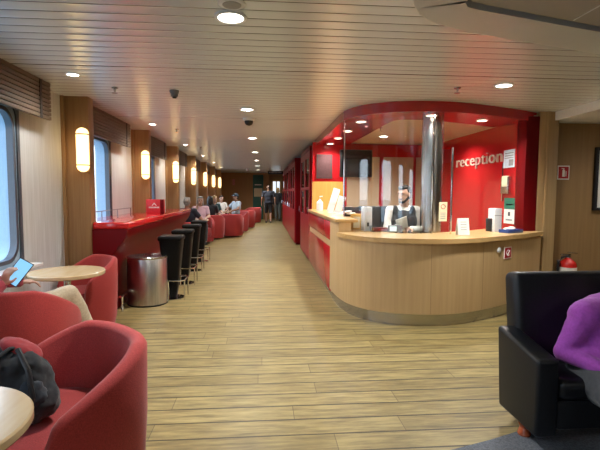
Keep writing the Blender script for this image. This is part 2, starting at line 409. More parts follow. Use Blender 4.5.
# fascia, soffit, inner ceiling
fas = catmull([(1.06, 9.22), (1.06, 8.0), (1.06, 7.0), (1.06, 6.1), (1.10, 5.75), (1.25, 5.44), (1.55, 5.22), (1.88, 5.15), (2.24, 5.17), (2.62, 5.28), (3.11, 5.48), (3.62, 5.74)], 8)
MB().prism(ribbon(fas, 0, .05), 2.40, CEIL).build('trim_24', M_red, kind='structure')
MB().prism(ribbon(fas, .001, .66), 2.41, 2.45).build('ceiling_soffit', M_red, smooth=False, kind='structure')
MB().box(1.6, 3.6, 5.70, 9.1, 2.44, 2.48).build('ceiling_reception', mat('beige_inner_ceiling', (.55, .43, .30), .35, var=.03, scale=(3, 3, 3)), smooth=False, kind='structure')
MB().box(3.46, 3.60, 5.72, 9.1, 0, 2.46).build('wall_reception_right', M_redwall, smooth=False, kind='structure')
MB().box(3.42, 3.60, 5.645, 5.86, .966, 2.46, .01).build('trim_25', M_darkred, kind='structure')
rb = MB().box(1.0, 3.5, 9.0, 9.12, 0, 2.46).build('wall_reception_back', M_red, smooth=False, kind='structure')
MB().box(1.0, 1.62, 8.975, 9.001, .2, 1.68).build('honey_panel', M_yellowwood, rb, smooth=False)
MB().box(1.08, 1.40, 8.975, 9.001, 1.74, 2.22).build('smoked_pane', M_smoke, rb, smooth=False)
for x0, x1 in ((1.70, 2.36), (2.45, 3.06), (3.12, 3.44)):
    MB().box(x0, x1, 8.98, 9.001, .3, 2.18).build('beige_panel', M_backpanel, rb, smooth=False)
MB().box(1.62, 3.46, 8.94, 9.0, 2.24, 2.40).build('red_band', M_red, rb, smooth=False)
tv = thing('wall_screen', 'dark flat screen hung on the wall behind the reception desk', 'screen', (1.86, 8.88, 2.04))
MB().box(-.32, .32, -.03, .06, -.27, .27, .008).build('casing', M_blackp, tv)
MB().box(-.30, .30, -.033, -.028, -.24, .25).build('display', mat('dark_display', (.01, .012, .014), .08, var=.05), tv, smooth=False)

# steel column
cb = MB().lathe([(0, .0), (.135, .0), (.135, 2.47)], 40)
cbo = cb.build('steel_column', M_steel, loc=(2.175, 5.66, 0.0))
tag(cbo, 'round polished steel column rising through the reception desk', 'column')

# glass screens
gpath = catmull([(1.105, 6.04), (1.33, 5.66), (1.58, 5.41), (1.84, 5.27), (2.02, 5.225)], 8)
gs = thing('glass_screen', 'tall curved clear glass screen on the left of the desk', 'screen')
MB().prism(ribbon(gpath, 0, .012), .966, 2.405).build('glass', M_screen, gs)
MB().tube([(1.105, 6.04, 1.12), (1.105, 6.04, 2.40)], .010, 14).build('post', M_chrome, gs)
MB().box(2.018, 2.032, 5.215, 5.245, .966, 2.40).build('edge_strip', M_chrome, gs, smooth=False)
g2 = thing('glass_screen', 'low glass sneeze guard with metal edge right of the column', 'screen')
MB().box(2.06, 2.255, 5.225, 5.235, .966, 1.98).build('glass', M_screen, g2, smooth=False)
MB().box(2.252, 2.266, 5.215, 5.245, .965, 2.0, .003).build('post', M_chrome, g2)
sk = thing('notice_card', 'small cream notice with red symbol stuck on the low glass guard', 'sign', (2.155, 5.222, 1.235))
MB().box(-.05, .05, -.004, 0, -.115, .115).build('card', M_cream, sk, smooth=False)
MB().tube([(.026 * math.cos(R(x)), -.006, .06 + .026 * math.sin(R(x))) for x in range(0, 360, 24)], .004, 6, closed=True).build('symbol', M_signred, sk)
q_ = MB()
for k in range(4): q_.box(-.032, .032, -.0055, -.004, -.02 - k * .022, -.012 - k * .022)
q_.build('lettering', M_inkg, sk, smooth=False)

# lettering "reception"
cu = bpy.data.curves.new('txt', 'FONT'); cu.body = 'reception'; cu.size = .27; cu.extrude = .010; cu.offset = -.003; cu.space_character = 1.06
to = bpy.data.objects.new('txt', cu); col.objects.link(to)
dg = bpy.context.evaluated_depsgraph_get()
me = bpy.data.meshes.new_from_object(to.evaluated_get(dg)); bpy.data.objects.remove(to)
xs = [v.co.x for v in me.vertices]; w_ = max(xs) - min(xs); x0_ = min(xs)
for v in me.vertices: v.co = Vector(((v.co.x - x0_) * 1.52 / w_, v.co.y, v.co.z))
lt = bpy.data.objects.new('wall_lettering', me); col.objects.link(lt); me.materials.clear(); me.materials.append(mat('polished_letters', (.80, .72, .60), .3, .5, var=.03))
lt.matrix_world = Matrix.Translation((3.449, 7.80, 1.915)) @ Matrix(((0, 0, -1, 0), (-1, 0, 0, 0), (0, 1, 0, 0), (0, 0, 0, 1)))
tag(lt, 'polished metal lettering reading reception on the glossy red wall', 'lettering')

def wall_poster(name, label, y, z, w, h, base, bits, cat='poster'):
    o = thing(name, label, cat, (3.459, y, z), R(90))     # local -y faces -x after rotating; build with local axes x->world y
    MB().box(-w / 2, w / 2, 0.0, .006, -h / 2, h / 2).build('sheet', base, o, smooth=False)
    for nm, mm, x0, x1, z0, z1 in bits:
        MB().box(x0 * w, x1 * w, .006, .0075, z0 * h, z1 * h).build(nm, mm, o, smooth=False)
    return o
wall_poster('notice_poster', 'white and pale blue printed notice beside the reception lettering', 6.10, 1.945, .28, .25, mat('pale_blue_paper', (.62, .72, .80), .4), [('photo', M_inkg, -.4, .0, -.40, -.05), ('text_line', M_inkg, -.4, .4, .28, .34), ('text_line', M_inkg, -.4, .4, .14, .20), ('text_line', M_inkg, -.4, .4, .02, .07)])
wall_poster('safety_poster', 'green and white safety poster on the red wall above the counter', 6.045, 1.215, .27, .36, M_paper, [('green_header', M_postgreen, -.5, .5, .06, .5), ('text_line', M_paper, -.3, .3, .22, .27), ('text_line', M_ink, -.1, .1, -.2, -.04), ('text_line', M_inkg, -.3, .3, -.38, -.32)])
hb = thing('leaflet_holder', 'silver leaflet holder box on the red wall under the notice', 'holder', (3.46, 6.12, 1.575), R(90))
MB().box(-.10, .10, 0, .05, -.12, .12, .006).build('box', M_steel, hb)
MB().box(-.07, .07, .02, .052, -.02, .13, .002).build('leaflets', M_cream, hb)
st = MB().box(3.445, 3.4605, 6.235, 6.255, 1.35, 1.90).build('chrome_strip', M_chrome, smooth=False)
tag(st, 'thin vertical metal strip on the glossy red wall', 'strip')

# items on the counter
CT = .966
tc_ = thing('tent_card', 'white folded tent card standing at the counter front', 'card', (2.36, 5.12, CT), R(8))
mm = MB(); mm.box(-.075, .075, -.002, .002, 0, .20, mtx=Matrix.Translation((0, -.03, 0)) @ Matrix.Rotation(R(-9), 4, 'X'))
mm.box(-.075, .075, -.002, .002, 0, .20, mtx=Matrix.Translation((0, .035, 0)) @ Matrix.Rotation(R(9), 4, 'X')); mm.build('card', M_paper, tc_, smooth=False)
mm = MB()
for k in range(4): mm.box(-.04, .04, -.004, -.0021, .06 + k * .03, .067 + k * .03, mtx=Matrix.Translation((0, -.03, 0)) @ Matrix.Rotation(R(-9), 4, 'X'))
mm.build('lettering', M_inkg, tc_, smooth=False)
db = thing('paper_dispenser', 'tall white dispenser box with black back on the right of counter', 'dispenser', (3.00, 5.58, CT), R(12))
MB().box(-.058, .058, -.06, .06, 0, .30, .006).build('housing', M_plastic, db)
MB().box(-.060, .060, -.063, -.059, .205, .212).build('seam', M_grey, db, smooth=False)
MB().box(-.085, -.057, -.02, .07, 0.0, .17, .006).build('backing', M_blackp, db)
bt = thing('tissue_tray', 'flat dark blue box with white tissues lying on the counter', 'box', (3.13, 5.42, CT), R(25))
MB().box(-.15, .15, -.07, .07, 0, .04, .005).build('box', M_bluebox, bt)
mm = MB(); mm.ell((-.04, 0, .05), (.10, .05, .018)); mm.ell((.02, .01, .055), (.06, .04, .02)); mm.build('tissues', M_paper, bt)

# left of glass: cash devices
pd = thing('printer_stand', 'upright white device with dark slot behind the glass', 'device', (1.35, 5.74, CT), R(8))
MB().box(-.055, .055, -.06, .06, 0, .31, .008).build('housing', M_plastic, pd)
MB().box(-.016, .012, -.063, -.059, .06, .11).build('slot', M_blackp, pd, smooth=False)
rd = thing('stapler_tray', 'low dark red tray between the device and the card terminal', 'tray', (1.50, 5.62, CT), 0)
MB().box(-.10, .10, -.05, .05, 0, .05, .008).build('tray', M_darkred, rd)
MB().box(-.03, .03, -.053, -.049, .02, .03).build('label_strip', M_red, rd, smooth=False)
ct = thing('card_terminal', 'small grey payment terminal in front of the clerk', 'terminal', (1.60, 5.50, CT), R(-6))
MB().box(-.02, .14, -.03, .08, 0, .085, .008).build('body', M_grey, ct)
MB().box(-.015, .07, -.036, -.029, .015, .075, .003).build('screen', emit('terminal_screen', (.55, .70, .72), .6), ct)
cc = thing('clear_cup', 'short clear plastic cup on the counter beside the white device', 'cup', (1.40, 5.60, CT))
MB().lathe([(0, .0), (.035, 0), (.045, .075), (.042, .075), (.033, .004), (0, .004)], 20).build('cup', glass('clear_plastic', (.86, .9, .92), 1.6), cc)

def monitor(label, x, y, rz):
    o = thing('computer_monitor', label, 'monitor', (x, y, .80), rz)
    MB().box(-.27, .27, -.02, .02, .12, .46, .008).build('casing', M_blackp, o)
    MB().box(-.25, .25, .019, .022, .14, .44).build('display', mat('monitor_display', (.03, .035, .04), .1), o, smooth=False)
    MB().box(-.03, .03, -.03, .0, .0, .3, .004).build('neck', M_grey, o)
    MB().box(-.11, .11, -.09, .09, -.004, .012, .004).build('foot', M_grey, o)
    return o
dk = thing('inner_desk', 'pale work desk behind the reception counter', 'desk')
MB().box(1.30, 2.45, 6.12, 6.95, .76, .796, .004).build('desktop', M_maple, dk)
for x in (1.34, 2.41):
    MB().box(x - .02, x + .02, 6.2, 6.9, 0, .76).build('leg_panel', M_maple, dk, smooth=False)
monitor('black computer monitor behind glass, left of the pair', 1.42, 6.28, R(8))
monitor('black computer monitor behind glass, beside the clerk', 1.70, 6.60, R(-10))
wp = thing('wooden_divider', 'narrow orange wooden divider just inside the tall glass screen', 'divider', (1.26, 5.98, CT))
MB().box(-.07, .09, -.02, .02, 0, .21, .004).build('board', M_yellowwood, wp)
MB().box(-.04, .05, -.024, -.019, .02, .17).build('leaflet', M_cream, wp, smooth=False)
# on the wing top
WT = 1.126
pb = thing('pump_bottle', 'white pump bottle standing on the red wing of the desk', 'bottle', (1.06, 8.25, WT))
MB().lathe([(0, 0), (.055, 0), (.06, .03), (.06, .15), (.025, .19), (.022, .21), (0, .21)], 20).build('bottle', M_plastic, pb)
MB().tube([(0, 0, .205), (0, 0, .26), (.05, 0, .265)], .010, 8).build('pump', M_plastic, pb)
for k, (x, y, lb) in enumerate(((1.15, 7.35, 'tall tilted white brochure rack on the wing of the desk'), (1.22, 7.0, 'shorter tilted white brochure rack beside the taller rack'))):
    o = thing('brochure_rack', lb, 'rack', (x, y, WT), R(-8))
    ht = (.40, .27)[k]
    MB().box(-.055, .055, -.012, .012, .0, ht, .003, mtx=Matrix.Translation((-.04, 0, .015)) @ Matrix.Rotation(R(17), 4, 'Y')).build('back', M_plastic, o)
    for z in (.03, .15):
        MB().box(-.045, .045, -.022, -.010, z, z + .09, mtx=Matrix.Translation((-.04, 0, .015)) @ Matrix.Rotation(R(17), 4, 'Y')).build('brochure', M_paper, o, smooth=False)
    MB().box(-.07, .07, -.05, .05, -.001, .012, .003).build('foot', M_plastic, o)
pf = MB(); random.seed(2)
for k in range(5): pf.ell((random.uniform(-.06, .06), random.uniform(-.05, .05), .03 + .012 * k), (.09, .06, .016), Euler((random.uniform(-.3, .3), random.uniform(-.3, .3), random.random())).to_matrix())
tag(pf.build('paper_stack', M_paper, loc=(1.24, 6.30, WT - .012)), 'crumpled pile of white papers on the near end of wing', 'papers')

# ------------------------------------------------------------------ red glazed cabinets along the corridor
def cabinet(label, y0, y1, x0, x1, zt, n):
    o = thing('display_cabinet', label, 'cabinet', (x0, y0, 0))
    L = y1 - y0; W = x1 - x0
    MB().box(.05, W, 0.05, L, .0, .06).build('plinth', M_darkred, o, smooth=False)
    MB().box(.0, W, 0, L, zt - .10, zt, .005).build('cornice', M_darkred, o)
    MB().box(W - .04, W, .05, L, .06, zt - .1).build('back_board', M_darkred, o, smooth=False)
    MB().box(.04, W - .04, -.0, .05, .06, zt - .1).build('side_board', M_darkred, o, smooth=False)
    MB().box(.04, W - .04, L - .05, L, .06, zt - .1).build('side_board', M_darkred, o, smooth=False)
    for k in range(n):
        a, b = L * k / n, L * (k + 1) / n
        d = MB()
        d.box(0, .045, a + .004, a + .16, .06, zt - .1); d.box(0, .045, b - .16, b - .004, .06, zt - .1)
        d.box(0, .045, a + .16, b - .16, zt - .22, zt - .1); d.box(0, .045, a + .16, b - .16, .06, .98); d.box(0, .045, a + .16, b - .16, 1.52, 1.58)
        dd = d.build('door', M_cabred, o, smooth=False)
        MB().box(.015, .025, a + .15, b - .15, .97, zt - .2).build('pane', M_cabglass, dd, smooth=False)
        MB().tube([(-.03, b - .10, 1.0), (-.03, b - .10, 1.12)], .012, 8).build('handle', M_chrome, dd)
        MB().box(.10, .16, a + .3, b - .3, .75, 1.9).build('pale_lining', M_cream, o, smooth=False)
    return o
cabinet('tall red glazed cabinet next to the reception wing', 9.25, 11.4, .97, 1.48, 2.42, 2)
cabinet('tall red glazed cabinet, second along the right of corridor', 12.5, 15.6, .90, 1.42, 2.42, 3)
cabinet('tall red glazed cabinet, farthest along the right of corridor', 15.9, 20.4, .92, 1.42, 2.42, 3)
MB().box(1.5, 1.62, 9.12, YF + 1.4, 0, CEIL).build('wall_corridor', M_darkred, smooth=False, kind='structure')

# ------------------------------------------------------------------ bar counter
b0, b1 = 5.34, 9.9
bar = thing('bar_counter', 'long glossy red bar counter along the windows behind black stools', 'counter', (-1.535, b0, 0))
L = b1 - b0
prof = [(-.58, 1.02), (-.02, 1.02), (-.02, .98), (-.06, .90), (-.14, .80), (-.22, .66), (-.25, .5), (-.26, .10), (-.26, .0), (-.58, .0)]
def sweep_y(mb, prof, y0, y1):
    A = [mb.bm.verts.new((x, y0, z)) for x, z in prof]; B = [mb.bm.verts.new((x, y1, z)) for x, z in prof]; n = len(prof)
    for k in range(n): mb.bm.faces.new((A[k], A[(k + 1) % n], B[(k + 1) % n], B[k]))
    mb.bm.faces.new(A); mb.bm.faces.new(list(reversed(B)))
# the bar stands between the fins: notch their width out of the top
mb = MB(); sweep_y(mb, [(max(x, -.41), z) for x, z in prof], .03, L); mb.build('body', M_darkred, bar)
mb = MB(); mb.box(-.412, -.0, .0, L, 1.02, 1.10, .022, seg=3)
for a_, c_ in zip(fins, fins[1:]):
    y0, y1 = max(b0, a_ + FT + .005) - b0, min(b1, c_ - .035) - b0
    if y1 > y0 + .1: mb.box(-.69, -.40, y0, y1, 1.03, 1.0995)
mb.build('top', M_bartop, bar)
mb = MB(); sweep_y(mb, [(-.69 if x < -.5 else x - .004, min(z, 1.021)) for x, z in prof], 0, .06); mb.build('end_panel', M_darkred, bar)
mb = MB(); mb.tube([(-.16, .12, .20), (-.16, L - .1, .20)], .018, 10)
mb.build('foot_rail', M_chrome, bar)
for k in range(4):
    y = .2 + k * (L - .4) / 3
    MB().tube([(-.16, y, .0), (-.16, y, .20)], .014, 8).build('rail_post', M_chrome, bar)
rl = MB(); rl.tube([(-.56, .09, 1.10), (-.56, .09, 1.185), (-.56, .13, 1.20), (-.56, 2.05, 1.20)], .006, 6)
rl.build('top_rail', M_grey, bar)
for y in (.75, 1.4, 2.05): MB().tube([(-.56, y, 1.10), (-.56, y, 1.20)], .006, 6).build('rail_post', M_grey, bar)
bs = thing('bar_sign', 'bright red display sign with white mark standing on the bar', 'sign', (-1.71, 7.45, 1.101))
MB().box(-.15, .13, -.04, .04, 0, .235, .005).build('board', M_barsign, bs)
MB().box(.075, .131, -.043, -.039, .0, .235).build('dark_side', M_darkred, bs, smooth=False)
mm = MB()
mm.prism([(-.06, .135), (-.02, .185), (.02, .135), (.005, .135), (-.02, .165), (-.045, .135)], 0, .003, mtx=Matrix.Translation((0, -.0405, 0)) @ Matrix.Rotation(R(90), 4, 'X'))
random.seed(5); x = -.105
while x < .055:
    w0 = random.uniform(.008, .016); mm.box(x, x + w0, -.043, -.039, .095, .118); x += w0 + .005
mm.build('white_mark', M_paper, bs, smooth=False)

# trash can
cn = thing('litter_bin', 'round brushed steel litter bin standing at the end of bar', 'bin', (-1.495, 5.97, 0))
MB().lathe([(0, .0), (.235, 0), (.25, .02), (.25, .60), (.243, .612), (.235, .60)], 48).build('drum', M_steelv, cn)
MB().lathe([(.248, .600), (.25, .622), (.235, .628), (.15, .600), (.12, .585), (.12, .45), (0, .45)], 48).build('funnel_lid', M_steel, cn)
MB().lathe([(.252, 0), (.254, .0), (.254, .018), (.252, .018), (.252, 0)], 48).build('base_ring', M_blackp, cn)

# bar stools
def make_stool():
    o = thing('bar_stool', 'x', 'stool', group='black stools along the bar')
    m = MB(); prof = [(.062, .02), (.075, .10), (.105, .35), (.135, .65), (.15, .80)]
    A = []
    for w, z in prof:
        pts = round_rect(-w, w, -w * .95, w * .95, w * .35, 3); A.append([m.bm.verts.new((p[0], p[1], z)) for p in pts])
    n = len(A[0])
    for a, b in zip(A, A[1:]):
        for k in range(n): m.bm.faces.new((a[k], a[(k + 1) % n], b[(k + 1) % n], b[k]))
    m.bm.faces.new(A[0]); m.bm.faces.new(A[-1]); m.build('pedestal', M_stool, o)
    s = MB().box(-.162, .162, -.158, .158, .795, .865, .03, seg=4); s.build('seat', M_stool, o)
    MB().lathe([(0, 0), (.17, 0), (.17, .012), (.05, .025), (0, .025)], 32).build('base_plate', M_chrome, o)
    f = MB(); f.tube([(-.02, -.17, .0), (-.02, -.17, .25), (.0, -.19, .27), (.16, -.19, .27), (.19, -.16, .27), (.19, .16, .27), (.16, .19, .27), (.0, .19, .27), (-.02, .17, .25), (-.02, .17, .0)], .010, 8)
    f.tube([(.19, -.15, .27), (.19, -.15, .0)], .010, 8); f.tube([(.19, .15, .27), (.19, .15, 0)], .010, 8)
    f.build('foot_rest', M_chrome, o)
    return o
st0 = make_stool()
for k, (x, y) in enumerate(((-1.235, 6.25), (-1.25, 7.25), (-1.29, 8.42), (-1.31, 9.55))):
    lb = ['black tapered bar stool right behind the steel bin', 'second black tapered bar stool from the steel bin', 'third black tapered bar stool from the steel bin', 'farthest black tapered bar stool along the red bar'][k]
    if k == 0: st0.location = (x, y, 0); st0['label'] = lb
    else: dup(st0, (x, y, 0), 0, lb)

# ------------------------------------------------------------------ tub chairs
def tub_shell(rx=.41, ry=.41, zb=.05, zt=.76, za=.57, th=.075, span=110):
    m = MB(); rings = []; n = 56
    def pt(phi, k, z):         # phi measured from the back (-y)
        c, s = math.cos(phi), math.sin(phi); e = 2.5
        q = (abs(c) ** e + abs(s) ** e) ** (-1 / e)
        return Vector((s * q * (rx - k), -c * q * (ry - k), z))
    for i in range(n + 1):
        u = -1 + 2 * i / n; phi = R(span) * u; a = abs(u)
        z = zt - (zt - za) * (min(1, max(0, (a - .38) / .55))) ** 1.15
        if a > .92: z -= .10 * ((a - .92) / .08) ** 2
        kk = (.028, .010, 0, 0)
        cs = [pt(phi, .045, zb), pt(phi, .02, zb + .10), pt(phi, .004, .42), pt(phi, 0, z - .03), pt(phi, .012, z - .008), pt(phi, th * .5, z), pt(phi, th - .012, z - .008), pt(phi, th, z - .03), pt(phi, th + .02, .42), pt(phi, th + .02, zb)]
        rings.append([m.bm.verts.new(p) for p in cs])
    for a, b in zip(rings, rings[1:]):
        q = len(a)
        for k in range(q): m.bm.faces.new((a[k], a[(k + 1) % q], b[(k + 1) % q], b[k]))
    m.bm.faces.new(rings[0]); m.bm.faces.new(rings[-1])
    return m
def make_tub():
    o = thing('tub_chair', 'x', 'armchair', group='red tub chairs by the windows')
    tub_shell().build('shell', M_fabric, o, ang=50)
    s = MB(); pts = []
    for k in range(40):
        a = 2 * math.pi * k / 40; c, q = math.cos(a), math.sin(a); e = 2.6; w = (abs(c) ** e + abs(q) ** e) ** (-1 / e)
        pts.append((c * w, q * w))
    A = []
    for sc, z in ((.30, .20), (.312, .22), (.312, .40), (.295, .43), (.2, .44)):
        A.append([s.bm.verts.new((p[0] * sc, p[1] * sc + .025, z)) for p in pts])
    for a, b in zip(A, A[1:]):
        for k in range(40): s.bm.faces.new((a[k], a[(k + 1) % 40], b[(k + 1) % 40], b[k]))
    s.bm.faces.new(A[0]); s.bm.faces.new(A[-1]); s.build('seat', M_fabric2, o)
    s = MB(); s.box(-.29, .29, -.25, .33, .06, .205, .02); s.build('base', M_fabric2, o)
    for x in (-.24, .24):
        for y in (-.22, .27): MB().lathe([(0, 0), (.02, 0), (.025, .07), (0, .07)], 12, c=(x, y, 0)).build('foot', M_chrome, o)
    return o
tub = make_tub()
def face(dx, dy): return math.atan2(-dx, dy)
tubs = [((-.975, 2.08), face(-.74, -.68), 'near red tub chair in left foreground with a backpack in it', 1.0),
        ((-1.80, 3.46), face(.05, 1), 'dark red tub chair under the person with the tablet', (.98, .98, 1.03)),
        ((-1.885, 4.84), face(-.70, -.72), 'red tub chair beyond the round table, beside the steel bin', (.81, .81, 1.)),
        ((-1.80, 11.0), face(.1, 1), 'red tub chair under the grey-haired man in dark shirt', 1),
        ((-1.78, 13.1), face(.2, -1), 'red tub chair under the woman in pink top', 1),
        ((-1.58, 14.3), face(-.1, 1), 'red tub chair seen from behind under dark-haired person by windows', 1),
        ((-1.02, 15.0), face(-.05, 1), 'red tub chair standing forward in the aisle, back to the viewer', 1),
        ((-.92, 16.7), face(-.8, -.6), 'red tub chair under the man in blue cap', 1),
        ((-.70, 18.6), face(-.3, 1), 'red tub chair in the aisle beyond the man in cap', 1),
        ((-.46, 21.6), face(-.4, 1), 'farthest red tub chair, next to the walking man', 1),
        ((-1.68, 16.1), face(.6, -.8), 'red tub chair under the blond person in dark teal', 1),
        ((-1.62, 18.0), face(.5, -.8), 'red tub chair by far windows under pale-topped person', 1)]
for k, ((x, y), rz, lb, sc) in enumerate(tubs):
    if k == 0: tub.location = (x, y, 0); tub.rotation_euler = (0, 0, rz); tub['label'] = lb
    else: dup(tub, (x, y, 0), rz, lb, sc)

def make_table():
    o = thing('round_table', 'x', 'table', group='round pedestal tables')
    MB().lathe([(0, .705), (.312, .705), (.318, .712), (.318, .734), (.312, .74), (0, .74)], 56).build('tabletop', M_tabletop, o)
    MB().lathe([(0, .02), (.03, .02), (.03, .705), (0, .705)], 20).build('column', M_chrome, o)
    MB().lathe([(0, 0), (.20, 0), (.20, .012), (.05, .03), (0, .03)], 36).build('base', M_steel, o)
    return o
tb = make_table(); tb.location = (-1.75, 4.17, 0); tb['label'] = 'round birch table between two red tub chairs at the window'
dup(tb, (-1.045, 1.385, 0), 0, 'round pale table cut off at the bottom left corner')
dup(tb, (-1.72, 12.05, 0), 0, 'round table between the grey-haired man and woman in pink')
dup(tb, (-1.68, 15.2, 0), R(30), 'round table in front of the blond person', .98)
dup(tb, (-1.30, 17.4, 0), R(60), 'farthest round table, beyond the man in cap', .98)

# backpack in the near chair
def voxel(mb, name, material, size, parent=None, smooth_it=4, disp=None):
    me = bpy.data.meshes.new(name); bmesh.ops.recalc_face_normals(mb.bm, faces=mb.bm.faces); mb.bm.to_mesh(me); mb.bm.free()
    o = bpy.data.objects.new(name, me); col.objects.link(o)
    r = o.modifiers.new('r', 'REMESH'); r.mode = 'VOXEL'; r.voxel_size = size
    s = o.modifiers.new('s', 'SMOOTH'); s.factor = .5; s.iterations = smooth_it
    if disp:
        tx = bpy.data.textures.new(name, 'CLOUDS'); tx.noise_scale = disp[0]
        d = o.modifiers.new('d', 'DISPLACE'); d.texture = tx; d.strength = disp[1]; d.mid_level = .5
    dg = bpy.context.evaluated_depsgraph_get()
    m2 = bpy.data.meshes.new_from_object(o.evaluated_get(dg)); o.modifiers.clear(); o.data = m2; bpy.data.meshes.remove(me)
    m2.name = name; m2.materials.clear(); m2.materials.append(material)
    for p in m2.polygons: p.use_smooth = True
    if parent: o.parent = parent
    return o
bp_ = thing('backpack', 'black and red backpack slumped on the near red tub chair', 'backpack', (-1.09, 2.03, .435), R(0))
m = MB(); m.ell((0, 0, .16), (.17, .11, .17)); m.ell((.05, -.02, .10), (.15, .11, .11)); m.ell((-.03, .03, .24), (.13, .08, .09))
voxel(m, 'main_bag', cloth('black_nylon', (.012, .013, .016)), .010, bp_, 5, (.07, .035))
m = MB(); m.ell((-.085, -.105, .20), (.055, .06, .15), Euler((.15, -.45, .2)).to_matrix()); m.ell((-.14, -.03, .27), (.06, .08, .07)); voxel(m, 'red_panel', cloth('red_nylon', (.30, .018, .022)), .009, bp_, 3, (.05, .02))
m = MB(); m.ell((.02, .03, .315), (.10, .06, .035), Euler((0, .45, 0)).to_matrix()); voxel(m, 'red_flap', cloth('red_nylon_flap', (.30, .018, .022)), .008, bp_, 3, (.05, .015))
m = MB(); m.tube([(-.14, -.12, .05), (-.10, -.15, .18), (-.05, -.12, .29), (.0, -.03, .335), (.05, .06, .32)], .010, 8); m.build('strap', M_blackp, bp_)
m = MB(); m.tube([(.11, -.10, .04), (.13, -.11, .15), (.10, -.08, .26), (.03, -.02, .33)], .012, 8); m.build('strap', M_blackp, bp_)
m = MB(); m.ell((.10, -.07, .12), (.07, .05, .10)); voxel(m, 'front_pocket', cloth('dark_navy_nylon', (.02, .028, .04)), .008, bp_, 3, (.04, .02))

# black leather armchair (right foreground)
ac = thing('leather_armchair', 'black leather club armchair in the right foreground', 'armchair', (2.01, 2.47, 0))
MB().box(-.40, .42, -.02, .14, .12, .96, .045, seg=4, mtx=Matrix.Translation((0, .13, 0)) @ Matrix.Rotation(R(-8), 4, 'X')).build('backrest', M_leather, ac)
for s_ in (-1, 1):
    m = MB(); x0, x1 = (-.50, -.37) if s_ < 0 else (.37, .50)
    m.prism([(-.18, .095), (.22, .10), (.265, .61), (-.18, .535)], 0, x1 - x0, mtx=Matrix.Translation((x0, 0, 0)) @ Matrix(((0, 0, 1, 0), (1, 0, 0, 0), (0, 1, 0, 0), (0, 0, 0, 1))))
    bmesh.ops.bevel(m.bm, geom=list(m.bm.edges), offset=.022, segments=4, affect='EDGES', profile=.5)
    m.build('armrest', M_leather, ac)
MB().box(-.372, .372, -.17, .20, .13, .30, .02).build('seat_frame', M_leather, ac)
MB().box(-.368, .368, -.19, .16, .295, .42, .045, seg=4).build('seat_cushion', M_leather, ac)
for sx_ in (-1, 1):
    for x, y in ((.44 * sx_, .02), (.33 * sx_, .16)): MB().lathe([(0, 0), (.035, 0), (.04, .012), (.028, .05), (.045, .10), (0, .115)], 20, c=(x, y, 0.006)).build('leg', M_amber, ac)

# fire extinguisher, signs on right wall
fe = thing('fire_extinguisher', 'red fire extinguisher mounted low on the tan wooden wall', 'extinguisher', (4.13, RY - .125, 0.045)); fe.scale = (1.2, 1.2, 1)
MB().lathe([(0, 0), (.085, 0), (.09, .02), (.09, .46), (.075, .50), (.035, .535), (.03, .55), (0, .55)], 32).build('cylinder', M_extred, fe)
MB().lathe([(.0915, .34), (.0915, .425), (.0905, .425), (.0905, .34), (.0915, .34)], 32).build('paper_band', M_paper, fe)
m = MB(); m.lathe([(0, .54), (.024, .54), (.024, .585), (0, .585)], 16); m.box(-.09, .03, -.012, .012, .585, .60, .003); m.box(-.08, .03, -.012, .012, .61, .622, .003, mtx=Matrix.Translation((0, 0, .0)) @ Matrix.Rotation(R(7), 4, 'Y'))
m.build('valve_handle', M_steel, fe)
MB().tube([(-.02, -.01, .57), (-.09, -.02, .56), (-.125, -.02, .48), (-.13, -.02, .30), (-.12, -.02, .12)], .012, 10).build('hose', M_blackp, fe)
MB().box(-.06, .06, .085, .104, .05, .5).build('bracket', M_grey, fe, smooth=False)
fs = thing('fire_sign', 'white-edged red fire extinguisher pictogram sign on the tan wall', 'sign', (4.09, RY - .001, 1.745))
MB().box(-.085, .085, -.006, 0, -.095, .095).build('border', M_paper, fs, smooth=False)
MB().box(-.072, .072, -.008, -.005, -.08, .08).build('plate', M_signred, fs, smooth=False)
m = MB(); m.box(-.018, .018, -.0095, -.0075, -.055, .035); m.box(-.008, .008, -.0095, -.0075, .035, .055); m.box(-.03, .01, -.0095, -.0075, .05, .058); m.box(.03, .04, -.0095, -.0075, -.05, .02); m.build('pictogram', M_paper, fs, smooth=False)
pc = thing('picture_frame', 'black framed pale picture at the right edge of wall', 'picture', (4.98, RY - .001, 1.66))
m = MB()
for a in ((-.45, -.41, -.43, .43), (.41, .45, -.43, .43), (-.42, .42, -.43, -.39), (-.42, .42, .39, .43)): m.box(a[0], a[1], -.045, 0, a[2], a[3])
m.build('frame', M_blackp, pc, smooth=False)
MB().box(-.415, .415, -.02, -.002, -.395, .395).build('print', M_paper, pc, smooth=False)
MB().box(-.2, .25, -.022, -.019, -.2, .2).build('image_area', M_inkg, pc, smooth=False)

